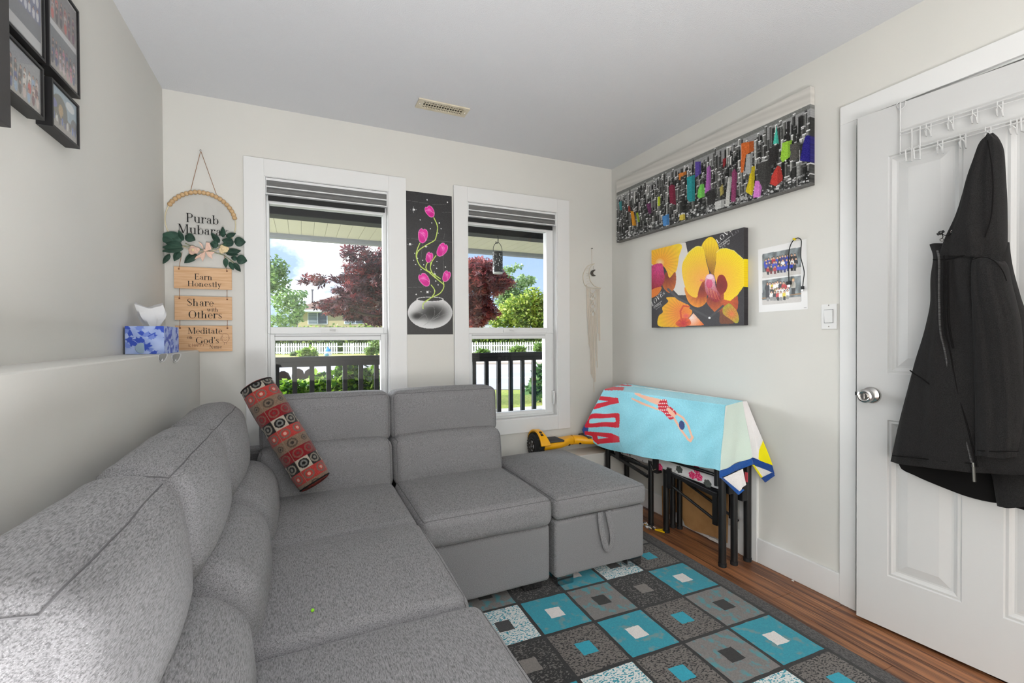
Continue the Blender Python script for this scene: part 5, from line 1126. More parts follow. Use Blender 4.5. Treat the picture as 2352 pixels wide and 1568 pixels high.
# ------------------------------------------------------------------ hoverboard
hv = thing('hoverboard', 'yellow two-wheeled hoverboard on the white ledge in the room corner', 'hoverboard', (1.70, 2.72, .353))
yel = M('hoverboard_yellow', (246, 176, 10), .28, spec=.6); tyre = M('tyre_rubber', (38, 38, 38), .8, bump=(160, .6, .003)); padm = M('grip_pad', (70, 70, 72), .8); blk = M('decal_black', (34, 24, 20), .4)
HY, HZ, WR = 2.722, .353, .0835; wc = HZ+WR
for sx_, x0 in ((1, 1.422), (-1, 1.992)):
    wl = MB().lathe((x0-.028*sx_, HY, wc), (sx_, 0, 0), [(.050, 0), (.066, .002), (.078, .010), (WR, .022), (WR, .040), (.078, .052), (.066, .058), (.05, .06)], 36).out('wheel', tyre, hv)
    MB().lathe((x0-.030*sx_, HY, wc), (sx_, 0, 0), [(.0, .003), (.012, .0), (.03, .001), (.047, .004), (.052, .002), (.052, .02)], 28).out('hub_ring', M('hub_silver', (200, 200, 202), .3, .7), wl)
    for k in range(5):
        a = k*2*PI/5; MB().obox((x0-.0315*sx_, HY+.027*math.cos(a), wc+.027*math.sin(a)), (.0015, 0, 0), (0, .016*math.cos(a), .016*math.sin(a)), (0, -.008*math.sin(a), .008*math.cos(a))).out('spoke', blk, wl, smooth=False)
    for k in range(28):
        a = k*2*PI/28; 
        if k == 0: t0 = MB().obox((x0+.003*sx_, HY, wc+WR), (.022, 0, 0), (0, .0045, 0), (0, 0, .0022))
        else: t0.obox((x0+.003*sx_, HY+WR*math.sin(a), wc+WR*math.cos(a)), (.022, 0, 0), (0, .0045*math.cos(a), -.0045*math.sin(a)), (0, .0022*math.sin(a), .0022*math.cos(a)))
    t0.out('tread', tyre, wl, smooth=False)['kind'] = 'stuff'
    rings = []
    for k in range(15):                                   # fender arch
        a = PI*(-.06+1.02*k/14); ro, ri = WR+.024, WR+.010; wd = .5+.5*math.sin(max(0, a))
        xa, xb = x0-.010*sx_, x0+(.030+.040*(1-math.sin(max(0, min(PI, a)))))*sx_
        rings.append([(xa, HY+ri*math.cos(a), wc+ri*math.sin(a)), (xa, HY+ro*math.cos(a), wc+ro*math.sin(a)), (xb, HY+ro*math.cos(a), wc+ro*math.sin(a)), (xb, HY+ri*math.cos(a), wc+ri*math.sin(a))])
    fe = MB().loft(rings).out('fender', yel, hv, bevel=.004)
    for a in (.62, .50): MB().obox((x0+.012*sx_, HY-math.cos(PI*a*.55)*(WR+.0245), wc+math.sin(PI*a*.55)*(WR+.0245)), (.009, 0, 0), (0, .008, .004), (0, -.0006, .0012)).out('decal', blk, fe, smooth=False)
    xs_ = [x0+.030*sx_, x0+.06*sx_, x0+.16*sx_, x0+.22*sx_, x0+.262*sx_, x0+.283*sx_]; hh = [.030, .027, .026, .028, .031, .031]; ww = [.078, .082, .080, .056, .036, .033]; dz = [-.004, -.004, -.002, .004, .008, .008]
    rings = []
    for i in range(6):
        rings.append([(xs_[i], HY+ww[i]*math.copysign(abs(math.cos(t))**.7, math.cos(t)), wc+dz[i]+hh[i]*math.copysign(abs(math.sin(t))**.7, math.sin(t))) for t in (2*PI*j/24 for j in range(24))])
    bd = MB().loft(rings).out('body', yel, hv)
    cushion('foot_pad', (min(xs_[1], xs_[2]+.03*sx_)-.0, HY-.066, wc+.018), (max(xs_[1], xs_[2]+.03*sx_), HY+.066, wc+.031), .006, hv, mat=padm)
    MB().box((x0+.24*sx_-.008, HY-.045, wc-.018), (x0+.24*sx_+.008, HY-.036, wc-.006)).out('decal', blk, bd, smooth=False, bevel=.002)
MB().lathe((1.704, HY, wc+.008), (1, 0, 0), [(.033, 0), (.0345, .001), (.0345, .005), (.033, .006)], 28).out('center_joint', M('joint_amber', (196, 128, 8), .4), hv)

# ================================================================== OVER-DOOR HOOK RACK
rack = thing('over_door_rack', 'white wire over-the-door hook rack hanging on the door', 'hook rack', tuple(PD(2070, 360, .02)))
wire = M('white_coated_wire', (198, 198, 197), .35, spec=.5)
def R3(x, y, off=.016): return PD(2030+x/7.127, 200+y/7.127, off)
def pd_line(pts, r=.0022, off=.016, name='wire'): return MB().tube([R3(a, b, off) for a, b in pts], r, 8).out(name, wire, rack)
far = 2700
def ext(p, q, x): return (x, p[1]+(q[1]-p[1])*(x-p[0])/(q[0]-p[0]))
for p, q in (((265, 742), (2295, 105)), ((265, 790), (2295, 178)), ((265, 1062), (2295, 492)), ((265, 1112), (2295, 552))):
    pd_line([p, q, ext(p, q, 3600)], .0021, .016, 'rail')
pd_line([(268, 262), (268, 1118)], .0023, .014, 'strap')
pd_line(smooth_curve([(358, 228), (352, 290), (318, 338), (262, 362), (222, 330), (212, 285), (240, 248)], 4), .0016, .010, 'top_loop')
pd_line([(268, 258), (300, 240), (358, 228)], .0016, .004, 'top_loop')
def hook2(x0, x1, y0, y1, h):   # two wires bent out into a hook pair
    xm = (x0+x1)/2; out_ = .030
    for xa in (x0, x1):
        MB().tube([R3(xa, y0), R3(xa, y1+h*.7), R3(xa+6, y1+h, .02), R3(xa-4, y1+h*.9, out_), R3(xa-22, y1+h*.35, out_+.012)], .002, 8).out('hook', wire, rack)
    MB().tube([R3(x0-22, y1+h*.35, out_+.012), R3(xm-20, y1+h*.02, out_+.018), R3(x1-22, y1+h*.30, out_+.012)], .002, 8).out('hook_tip', wire, rack)
for x0, x1, y0, y1, h in ((692, 770, 596, 668, 140), (1055, 1135, 478, 540, 160), (1446, 1530, 362, 430, 165), (1855, 1945, 232, 300, 180), (882, 962, 872, 940, 150), (1252, 1340, 768, 840, 160), (2075, 2180, 530, 630, 140), (1660, 1750, 650, 720, 130)): hook2(x0, x1, y0, y1, h)
for xa, yb in ((458, 1215), (592, 1185)):
    MB().tube([R3(xa, 680-(xa-458)*.35), R3(xa, yb), R3(xa-95, yb-10-(xa > 500)*5, .05), R3(xa-105, yb-185, .055), R3(xa-20, yb-225, .055)], .0023, 8).out('long_hook', wire, rack)
MB().tube([R3(2245, 500), R3(2250, 720), R3(2330, 745, .05), R3(2340, 600, .055)], .0023, 8).out('long_hook', wire, rack)

# ================================================================== JACKET
jk = thing('hooded_jacket', 'black hooded zip jacket hanging from the rack on the door', 'jacket', tuple(PX(2200, 1163, 2.0)))
cloth = M('softshell_black', (35, 34, 34), .85, var=[((420, 420, 420), (23, 22, 22), .4, .6)], bump=(420, .25, .002), spec=.12, sheen=.03)
lining = M('jacket_dark', (20, 19, 19), .9, spec=.08)
def jk_loft(name, sl, Xc, parent, mat=cloth, nth=72, fold=.05, freq=9, ph=0., sq=.85):
    """sl: (left px x, right px x, left py, right py, half depth, X centre shift)"""
    sl = np.array(sl, float); n = len(sl); t = np.arange(n); tt = np.linspace(0, n-1, (n-1)*7+1)
    from_ = np.array([[p for p in q] for q in smooth_curve([tuple(r) for r in sl], 7)])
    rings = []
    for k, (xl, xr, yl, yr, d, dx) in enumerate(from_):
        Lp, Rp = np.array(PX(xl, yl, Xc+dx)), np.array(PX(xr, yr, Xc+dx)); c = (Lp+Rp)/2; a = (Rp-Lp)/2; R = []
        for j in range(nth):
            th = 2*PI*j/nth; ca, sa = math.cos(th), math.sin(th); ca, sa = math.copysign(abs(ca)**sq, ca), math.copysign(abs(sa)**sq, sa)
            f = 1+fold*(math.sin(freq*th+ph+k*.12)+.6*math.sin(freq*2.3*th+k*.21+ph))*abs(sa)
            P = c+a*ca+np.array((-d*sa*f, 0, .004*math.sin(th*3+k*.5+ph)*abs(sa))); R.append(tuple(P))
        rings.append(R)
    o = MB().loft(rings).out(name, mat, parent); o.data.set_sharp_from_angle(angle=1.4); return o
hood = jk_loft('hood', [(2270, 2282, 308, 306, .010, .0), (2257, 2296, 322, 322, .022, 0), (2243, 2304, 350, 346, .030, 0), (2226, 2307, 402, 398, .042, 0), (2213, 2309, 452, 450, .052, 0), (2198, 2310, 502, 500, .058, 0), (2176, 2311, 545, 545, .060, 0), (2160, 2312, 590, 590, .052, .005)], 2.005, jk, fold=.10, freq=5, ph=1.1)
MB().tube([PX(a, b, 1.948+.0004*(b-330)*0) for a, b in smooth_curve([(2268, 322), (2278, 380), (2281, 440), (2276, 500), (2262, 545)], 5)], .0016, 6).out('hood_fold_shade', lining, hood)  # dark line laid on the hood as the shade of a fold
body = jk_loft('body', [(2136, 2318, 562, 556, .030, .01), (2146, 2320, 592, 588, .050, .0), (2141, 2328, 640, 632, .058, 0), (2140, 2345, 700, 690, .060, 0), (2126, 2368, 762, 752, .062, 0), (2105, 2385, 830, 822, .064, 0), (2086, 2400, 900, 900, .066, 0), (2066, 2412, 978, 985, .066, 0), (2050, 2418, 1050, 1072, .064, 0), (2048, 2420, 1058, 1092, .060, 0)], 2.015, jk, fold=.09, freq=8, ph=.4)
pts = [PX(a, b, 2.058) for a, b in closed_curve([(2070, 1000), (2064, 1068), (2100, 1092), (2160, 1118), (2225, 1142), (2292, 1156), (2400, 1164), (2410, 1000), (2250, 980)], 4)]
MB().prism(pts, (.012, 0, 0)).out('back_hem', lining, jk, smooth=False, bevel=.004)
slv = jk_loft('sleeve', [(2250, 2306, 588, 600, .018, .01), (2236, 2314, 598, 612, .036, 0), (2234, 2322, 650, 656, .046, 0), (2236, 2334, 702, 702, .048, 0), (2238, 2345, 762, 760, .048, 0), (2241, 2350, 850, 850, .046, 0), (2243, 2352, 950, 952, .043, 0), (2243, 2340, 1045, 1048, .040, 0)], 1.972, jk, fold=.07, freq=7, ph=2.)
jk_loft('sleeve', [(2290, 2420, 900, 900, .03, 0), (2274, 2420, 1050, 1050, .036, 0), (2282, 2420, 1100, 1102, .036, 0), (2292, 2420, 1161, 1158, .034, 0)], 2.045, jk, fold=.06, freq=6, ph=.9)
MB().tube([PX(a, b, 1.938) for a, b in smooth_curve([(2233, 596), (2258, 590), (2282, 598), (2302, 620), (2312, 645)], 4)], .0014, 6).out('shoulder_seam', lining, slv)
MB().tube([PX(a, b, 1.931) for a, b in ((2244, 1034), (2290, 1037), (2340, 1036))], .0016, 6).out('cuff_seam', lining, slv)
zp = smooth_curve([(2153, 575), (2157, 600), (2157, 680), (2160, 760), (2170, 805), (2188, 900), (2212, 985), (2234, 1072)], 6)
MB().tube([PX(a, b, 1.9535) for a, b in zp], .0032, 6).out('zipper', M('zipper_tape', (74, 73, 73), .5, var=((30, 30, 900), (30, 30, 30), .45, .55)), jk)
MB().tube([PX(a+12, b, 1.9525) for a, b in zp[4:]], .0022, 6).out('placket_seam', lining, jk)
MB().tube([PX(a, b, 1.950) for a, b in smooth_curve([(2050, 1046), (2110, 1052), (2180, 1060), (2236, 1064)], 4)], .0022, 6).out('hem_seam', lining, jk)
MB().tube([PX(a, b, 1.951) for a, b in smooth_curve([(2090, 850), (2100, 858), (2122, 872), (2150, 895)], 4)], .0022, 6).out('pocket_seam', lining, jk)
MB().tube([PX(a, b, 1.952) for a, b in smooth_curve([(2178, 600), (2178, 700), (2182, 760), (2190, 800)], 4)], .0026, 6).out('front_seam', lining, jk)
MB().tube([PX(a, b, 1.956) for a, b in smooth_curve([(2143, 596), (2170, 596), (2200, 590), (2228, 584)], 4)], .0022, 6).out('collar_seam', lining, jk)
MB().tube([PX(2235, 1062, 1.947), PX(2236, 1072, 1.945)], .003, 8).tube([PX(2236, 1072, 1.945), PX(2238, 1106, 1.945)], .0042, 6).out('zipper_pull', M('dark_steel', (104, 104, 100), .3, .8), jk)
for a, b in ((2188, 532), (2163, 550.5)): MB().tube([PX(a+4.2*math.cos(k*PI/8), b+3.2*math.sin(k*PI/8), 1.962) for k in range(16)], .0014, 6, closed=True).out('eyelet', chrome, jk)
MB().tube([PX(a, b, 1.960) for a, b in smooth_curve([(2188, 533), (2178, 541), (2167, 539), (2162, 534), (2166, 543), (2162, 549)], 4)], .0012, 6).out('drawcord', lining, jk)
MB().tube([PX(2153, 538.5, 1.958), PX(2168, 530.5, 1.958)], .0046, 10).ball(tuple(PX(2160, 534.5, 1.955)), .007, 10, 8).out('toggle', black_metal, jk)

# ================================================================== OUTSIDE
FH = np.array((math.sin(YAW), math.cos(YAW), 0)); RH = np.array((math.cos(YAW), -math.sin(YAW), 0))
def G(s_, t, z): p = RH*s_+FH*t; return Vector((p[0], p[1], z))
def PT(x, y, t): return PN(x, y, tuple(FH), t)
GZ = -.075
grass = M('lawn_grass', (132, 144, 70), .9, var=[((.9, .9, .9), (150, 152, 82), .42, .62), ((22, 22, 22), (100, 122, 50), .5, .66)], bump=(40, .6, .02), spec=.1)
struct(MB().poly([G(-60, 1.5, GZ), G(60, 1.5, GZ), G(60, 90, GZ), G(-60, 90, GZ)]).out('ground', grass, smooth=False))
struct(MB().box((-7, 4.26, GZ), (7, 7.2, GZ+.012)).out('bounce_slab', M('bounce_slab_pale', (176, 172, 164), .9, var=((3, 3, 3), (162, 158, 150), .4, .6)), smooth=False))  # pale slab added to bounce neutral sunlight up onto the soffit
struct(MB().prism([G(-60, 10.7, GZ+.005), G(60, 10.7, GZ+.005), G(60, 20.4, GZ+.005), G(-60, 20.4, GZ+.005)], (0, 0, .01)).out('road', M('asphalt_pale', (158, 157, 160), .9, var=((.5, .5, .5), (146, 145, 147), .4, .6)), smooth=False))
struct(MB().prism([G(-60, 13.6, GZ+.016), G(60, 13.6, GZ+.016), G(60, 13.75, GZ+.016), G(-60, 13.75, GZ+.016)], (0, 0, .002)).out('trim_7', M('road_line', (240, 240, 240), .8), smooth=False))
struct(MB().prism([G(-60, 20.4, GZ+.005), G(60, 20.4, GZ+.005), G(60, 22.4, GZ+.005), G(-60, 22.4, GZ+.005)], (0, 0, .10)).out('sidewalk', M('sidewalk_buff', (206, 190, 170), .9), smooth=False))
struct(MB().prism([G(-60, 22.4, GZ+.005), G(60, 22.4, GZ+.005), G(60, 32.4, GZ+.005), G(-60, 32.4, GZ+.005)], (0, 0, .06)).out('verge', M('dry_grass', (186, 168, 92), .95, var=((1.2, 1.2, 1.2), (150, 158, 80), .42, .6)), smooth=False))

def leaf_cloud(name, blobs, n, size, pal, parent, lobes=1, flat=.5, jit=10, mat=leafm, stuff=True):
    """blobs: (centre, (rx, ry, rz)); many small leaves as one foliage part"""
    w = np.array([b[1][0]*b[1][2] for b in blobs]); w /= w.sum(); k = rng.choice(len(blobs), n, p=w)
    c = np.array([tuple(b[0]) for b in blobs])[k]; r = np.array([b[1] for b in blobs])[k]
    d = rng.normal(size=(n, 3)); d /= np.linalg.norm(d, axis=1, keepdims=True); rad = rng.random((n, 1))**.42
    p = c+d*rad*r
    nr = rng.normal(size=(n, 3)); nr[:, 2] *= 1+flat*2; nr /= np.linalg.norm(nr, axis=1, keepdims=True)
    a = np.cross(nr, rng.normal(size=(n, 3))); a /= np.linalg.norm(a, axis=1, keepdims=True); b = np.cross(nr, a)
    sz = size*(.6+.8*rng.random((n, 1))); V, F, C = [], [], []; pal = np.array(pal, float)
    col = pal[rng.integers(len(pal), size=n)]+rng.normal(0, jit, (n, 1)); base = 0
    for q in range(lobes):
        an = (q-(lobes-1)/2)*.95; e = a*math.cos(an)+b*math.sin(an); g = -a*math.sin(an)+b*math.cos(an); L = sz*(1-.2*abs(q-(lobes-1)/2)/max(1, lobes)*2); wd = .30 if lobes == 1 else .16
        pts = [p, p+e*L*.5+g*L*wd, p+e*L, p+e*L*.5-g*L*wd]; V.append(np.stack(pts, 1).reshape(-1, 3)); F.append(np.arange(4*n).reshape(n, 4)+base); C.append(np.repeat(col, 4, 0)); base += 4*n
    o = mesh_obj(name, np.concatenate(V), np.concatenate(F), mat, parent, smooth=False, col=np.clip(lin(np.clip(np.concatenate(C), 0, 255)), 0, 1))
    if stuff: o['kind'] = 'stuff'
    return o
def pxblobs(L, t, dr, unproj=PT): 
    k = t/1053.
    return [(unproj(x, y, t)+Vector(tuple(FH*rng.normal(0, dr*.5))), (rx*k, max(rx*k*.8, dr*.6), ry*k)) for x, y, rx, ry in L]
bark = M('tree_bark', (74, 60, 50), .9)
GREENS = [(98, 132, 60), (126, 160, 78), (70, 104, 52), (150, 176, 96), (60, 88, 50)]
# red maple in the front yard
t_ = 8.0; mp_ = thing('red_maple', 'dark red Japanese maple spreading across both windows in the front yard', 'tree', tuple(G(-1.5, t_, GZ)))
ML = [(850, 600, 34, 14), (800, 612, 28, 10), (868, 625, 42, 20), (812, 642, 50, 13), (862, 660, 50, 24), (768, 656, 30, 7), (748, 657, 18, 5), (800, 668, 40, 10), (845, 700, 52, 17), (765, 696, 38, 7), (790, 716, 44, 11), (852, 730, 40, 17), (744, 706, 22, 6), (800, 697, 46, 12), (905, 650, 60, 60), (960, 640, 70, 70), (1020, 650, 60, 60), (905, 600, 40, 26), (880, 720, 30, 24)]
MRt = [(1088, 606, 30, 22), (1100, 640, 44, 40), (1128, 650, 30, 32), (1150, 655, 16, 16), (1092, 700, 34, 34), (1118, 716, 22, 14), (1080, 735, 24, 16)]
leaf_cloud('foliage', pxblobs(ML, t_, .9), 9500, .085, [(76, 42, 48), (60, 34, 40), (104, 44, 48), (130, 64, 62), (92, 62, 62), (46, 28, 32)], mp_, lobes=4, flat=1.)
leaf_cloud('foliage', pxblobs(MRt, t_, .9), 5200, .085, [(150, 70, 66), (120, 50, 54), (170, 92, 80), (96, 48, 52), (128, 90, 92)], mp_, lobes=4, flat=1.)
tb = G(-1.62, t_, GZ)
for P, r0 in (([tb, PT(965, 740, t_), PT(960, 690, t_)], .05), ([PT(965, 745, t_), PT(930, 700, t_), PT(880, 660, t_), PT(820, 640, t_)], .025), ([PT(962, 735, t_), PT(905, 728, t_), PT(840, 722, t_-.2), PT(780, 700, t_-.2)], .022), ([PT(962, 720, t_), PT(1020, 690, t_), PT(1090, 650, t_)], .025), ([PT(960, 700, t_), PT(900, 630, t_), PT(860, 595, t_)], .02)):
    MB().tube([Vector(q) for q in smooth_curve([tuple(p) for p in P], 5)], r0, 8).out('branch' if r0 < .05 else 'trunk', bark, mp_)
mt = thing('young_maple', 'small dark trunked maple before the cream house, seen low in the left window', 'tree', tuple(PT(849, 790, 38.6)))
mt.location.z = GZ; ORG[mt].z = GZ
MB().tube([(*PT(849, 790, 38.6)[:2], GZ), PT(848, 770, 38.6), PT(845, 752, 38.6), PT(838, 735, 38.6), PT(834, 722, 38.6)], [.2, .18, .16, .13, .08], 8).out('trunk', bark, mt)
leaf_cloud('foliage', pxblobs([(838, 722, 34, 14), (860, 735, 22, 14), (808, 728, 20, 8)], 38.6, .4), 1500, .3, [(74, 46, 44), (96, 58, 50), (120, 70, 58), (60, 40, 40)], mt, lobes=4, flat=1.)
def tree(label, t, L, n, size, pal, trunk, nm='leafy_tree', grp=None):
    o = thing(nm, label, 'tree', tuple(PT(trunk[0], 779, t))); o.location.z = GZ; ORG[o].z = GZ
    b0 = PT(trunk[0], 779, t); b0.z = GZ; MB().tube([b0, PT(trunk[0]+2, trunk[1]+20, t), PT(trunk[0]+5, trunk[1], t)], [.16, .12, .07], 8).out('trunk', bark, o)
    leaf_cloud('foliage', pxblobs(L, t, 1.0), n, size, pal, o); return o
tree('bright green garden tree at the left edge of the left window', 12.5, [(606, 585, 38, 34), (622, 620, 36, 26), (636, 652, 36, 26), (628, 690, 42, 34), (664, 622, 12, 13), (671, 645, 14, 18), (677, 672, 10, 12), (655, 690, 16, 14), (626, 735, 44, 18), (600, 650, 44, 100), (655, 600, 6, 6)], 7500, .10, [(112, 146, 70), (140, 172, 96), (88, 120, 62), (160, 186, 110), (120, 150, 100)], (600, 700))
tree('rounded yellow-green tree filling the lower right of the right window', 40, [(1190, 712, 48, 34), (1225, 702, 36, 44), (1160, 738, 40, 18), (1240, 728, 26, 36), (1215, 735, 50, 24)], 6500, .32, [(150, 170, 60), (176, 190, 84), (120, 146, 56), (196, 204, 110), (104, 134, 60)], (1205, 740))
tree('sparse grey-green tree standing behind the yellow-green one', 45, [(1180, 668, 34, 22), (1205, 645, 24, 16), (1218, 640, 14, 8), (1170, 618, 18, 8), (1190, 610, 14, 5), (1160, 650, 24, 24), (1158, 690, 26, 24), (1185, 690, 36, 20)], 3600, .30, [(132, 160, 100), (156, 180, 128), (110, 138, 84), (170, 190, 140)], (1170, 690))
tree('pale little tree beside the corner of the cream house', 40, [(680, 715, 11, 12), (676, 728, 12, 10), (684, 705, 6, 6)], 900, .22, [(150, 178, 112), (176, 196, 140), (130, 160, 96)], (678, 725))
# hedge and shrubs behind and before the fence
hd = thing('hedge', 'long clipped green hedge behind the white picket fence', 'hedge', tuple(G(-6, 37, GZ)))
zt1, zt2 = PT(760, 746, 36.5).z, PT(1180, 764, 36.5).z
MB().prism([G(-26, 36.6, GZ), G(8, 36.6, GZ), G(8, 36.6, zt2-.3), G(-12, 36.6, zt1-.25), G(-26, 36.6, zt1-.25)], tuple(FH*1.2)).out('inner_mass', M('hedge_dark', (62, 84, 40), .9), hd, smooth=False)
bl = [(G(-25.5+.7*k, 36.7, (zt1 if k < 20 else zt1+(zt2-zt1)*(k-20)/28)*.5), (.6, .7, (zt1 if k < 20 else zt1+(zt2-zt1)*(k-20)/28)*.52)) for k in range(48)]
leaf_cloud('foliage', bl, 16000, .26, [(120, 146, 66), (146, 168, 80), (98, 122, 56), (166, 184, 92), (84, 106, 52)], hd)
def shrub(label, t, L, n, size, pal, nm='shrub', grp=None, unproj=PT, dr=.4):
    c = unproj(L[0][0], L[0][1]+L[0][3], t); o = thing(nm, label, 'shrub', (c.x, c.y, GZ if unproj is PT else c.z), grp)
    for k in range(3): MB().tube([(c.x+.1*k-.1, c.y, GZ), tuple(unproj(L[0][0]+2*k-2, L[0][1], t))], .015, 5).out('stem', bark, o)
    leaf_cloud('foliage', pxblobs(L, t, dr, unproj), n, size, pal, o); return o
shrub('round bright green shrub before the fence in the left window', 29, [(708, 810, 19, 12), (700, 812, 12, 10)], 900, .22, [(140, 170, 70), (166, 190, 96), (116, 148, 60)])
shrub('small dark shrub beside the round bright green one at the fence', 30, [(682, 816, 8, 9)], 300, .2, [(84, 110, 60), (104, 130, 74)])
shrub('loose shrub covering the fence at the right of the left window', 29, [(852, 806, 13, 9), (866, 800, 8, 10), (860, 790, 8, 8)], 600, .2, [(110, 140, 70), (140, 164, 96), (90, 118, 60)])
shrub('low green shrub at the fence in the right window, left of the pair', 29, [(1110, 809, 14, 6)], 500, .2, [(100, 134, 60), (126, 156, 76), (84, 112, 56)])
shrub('low wide shrub before the fence in the right window, mid-pane', 29, [(1190, 803, 18, 8), (1180, 806, 12, 5)], 600, .2, [(116, 146, 70), (140, 166, 90), (96, 124, 60)])
shrub('shrub at the right end of the fence in the right window', 28, [(1240, 800, 13, 12)], 500, .2, [(104, 136, 64), (130, 158, 84)])
shrub('broad-leaved green bush on the lawn by the right-hand balusters', 8.7, [(1240, 880, 15, 26), (1232, 892, 18, 18), (1250, 865, 12, 22), (1215, 890, 8, 5), (1244, 850, 6, 10)], 520, .15, [(74, 112, 60), (104, 142, 84), (54, 88, 48), (130, 164, 104)], 'broadleaf_bush', dr=.3)
# picket fence
fn_ = thing('picket_fence', 'long white picket fence across the road', 'fence', tuple(G(-7, 33, GZ)))
pwht = M('fence_white', (238, 238, 238), .7)
mb = MB(); hz = .80; w_ = .105; V = [(-w_/2, 0), (w_/2, 0), (w_/2, hz-.09), (0, hz), (-w_/2, hz-.09)]
c0 = G(-19, 33, GZ+.10); first = mb.prism([c0+Vector(tuple(RH*a))+Vector((0, 0, b)) for a, b in V], tuple(FH*.02)).out('picket', pwht, fn_, smooth=False)
for k in range(1, 134):
    d = RH*.172*k
    if 37 < k < 40 or k in (26, 57, 66): continue
    rep(first, (d[0], d[1], 0))
for z in (.20, .62): MB().obox(G(-7.6, 33.045, GZ+z), tuple(RH*11.6), tuple(FH*.02), (0, 0, .04)).out('fence_rail', pwht, fn_, smooth=False)
for k in range(10): MB().obox(G(-19+2.5*k, 33.08, GZ+.4), tuple(RH*.05), tuple(FH*.05), (0, 0, .42)).out('fence_post', pwht, fn_, smooth=False)
# hydrant
hy = thing('fire_hydrant', 'white fire hydrant with a blue cap before the picket fence', 'hydrant', tuple(G((752.5-1176)*23/1053, 23, GZ)))
hb = ORG[hy]; zt = PT(752.5, 796, 23).z; h_ = zt-GZ
wm, bm_ = M('hydrant_white', (236, 236, 236), .5), M('hydrant_blue', (70, 150, 206), .5)
MB().lathe(hb, (0, 0, 1), [(.17, 0), (.17, .05), (.12, .06), (.12, h_*.66), (.15, h_*.67), (.15, h_*.70)], 20).out('barrel', wm, hy)
MB().lathe(hb, (0, 0, 1), [(.15, h_*.70), (.145, h_*.78), (.09, h_*.88), (.04, h_*.92), (.04, h_), (.0, h_)], 20).out('cap', bm_, hy)
MB().lathe(hb+Vector((0, 0, h_*.48)), tuple(-FH), [(.09, .10), (.09, .17), (.07, .18), (.0, .18)], 16).out('front_nozzle', M('nozzle_teal', (90, 140, 150), .5), hy)
for s_ in (-1, 1): MB().lathe(hb+Vector((0, 0, h_*.52)), tuple(RH*s_), [(.06, .10), (.06, .18), (.0, .19)], 12).out('side_nozzle', wm, hy)
# cream house
ho = thing('cream_house', 'cream bungalow with a brown hip roof beyond the hedge', 'house', tuple(G(-14, 46, GZ)))
T0 = 42.; sL = (684-1176)*T0/1053; sR = sL+15; ze = PT(690, 716, T0).z; zw = 0.6
MB().prism([G(sL, T0, GZ), G(sR, T0, GZ), G(sR, T0, ze), G(sL, T0, ze)], tuple(FH*9)).out('wall', M('stucco_cream', (206, 190, 146), .9), ho, smooth=False)
fasc = M('fascia_white', (236, 238, 242), .6)
MB().prism([G(sL-.4, T0-.5, ze-.02), G(sR+.4, T0-.5, ze-.02), G(sR+.4, T0-.5, ze+.18), G(sL-.4, T0-.5, ze+.18)], tuple(FH*10)).out('eave', fasc, ho, smooth=False)
rz = ze+.18; rt = rz+2.6
roofm = M('roof_shingle_brown', (128, 100, 84), .9, var=[((3, 3, 14), (104, 88, 80), .4, .6)], bump=((6, 6, 30), .5, .02))
MB().add([G(sL-.4, T0-.5, rz), G(sR+.4, T0-.5, rz), G(sR+.4, T0+9.5, rz), G(sL-.4, T0+9.5, rz), G(sL+4.6, T0+4.5, rt), G(sR-4.6, T0+4.5, rt)], [(0, 1, 5, 4), (1, 2, 5), (2, 3, 4, 5), (3, 0, 4)]).out('roof', roofm, ho, smooth=False)
MB().prism([G(sL-2.2, T0+5, rz), G(sL+4, T0+5, rz), G(sL+4, T0+5, rz+.1), G(sL+4, T0+8, rz+1.1), G(sL-2.2, T0+8, rz+.55), G(sL-2.2, T0+5, rz+.1)], tuple(FH*.3)).out('wing_roof', M('roof_grey', (104, 96, 92), .9), ho, smooth=False)
MB().tube([PT(717, 700, 46), PT(717, 666, 46)], .10, 10).lathe(PT(717, 667, 46), (0, 0, 1), [(.16, 0), (.16, .12), (0, .13)], 10).out('vent_pipe', M('pipe_grey', (150, 150, 150), .5, .4), ho)
for a, b in ((709.5, 751), (793, 841)):
    za, zb2 = PT(720, 743, T0).z, PT(720, 718.5, T0).z; s0_, s1_ = (a-1176)*T0/1053, (b-1176)*T0/1053; sm = (s0_+s1_)/2
    wn = MB().prism([G(s0_-.08, T0-.04, za-.08), G(s1_+.08, T0-.04, za-.08), G(s1_+.08, T0-.04, zb2+.08), G(s0_-.08, T0-.04, zb2+.08)], tuple(FH*.03)).out('window', fasc, ho, smooth=False)
    for (p_, q_, m_) in ((s0_, sm-.05, M('shutter_grey', (148, 158, 166), .6, var=((.01, .01, 9), (120, 130, 138), .45, .55))), (sm+.05, s1_, M('dark_pane', (56, 70, 78), .15, spec=.6))):
        MB().prism([G(p_, T0-.06, za), G(q_, T0-.06, za), G(q_, T0-.06, zb2), G(p_, T0-.06, zb2)], tuple(FH*.02)).out('pane', m_, wn, smooth=False)
h2 = thing('white_house', 'sliver of a white house between the maple and the yellow-green tree', 'house', tuple(PT(1122, 779, 44)))
s0_, s1_ = (1104-1176)*44/1053, (1133-1176)*44/1053; zr = PT(1120, 735, 44).z
MB().prism([G(s0_, 44, GZ), G(s1_, 44, GZ), G(s1_, 44, zr), G(s0_, 44, zr)], tuple(FH*4)).out('wall', M('siding_white', (232, 234, 236), .8), h2, smooth=False)
MB().prism([G(s0_-.3, 43.7, zr), G(s1_+.3, 43.7, zr), G((s0_+s1_)/2, 43.7, zr+.7)], tuple(FH*4.6)).out('roof', M('roof_grey', 0), h2, smooth=False)

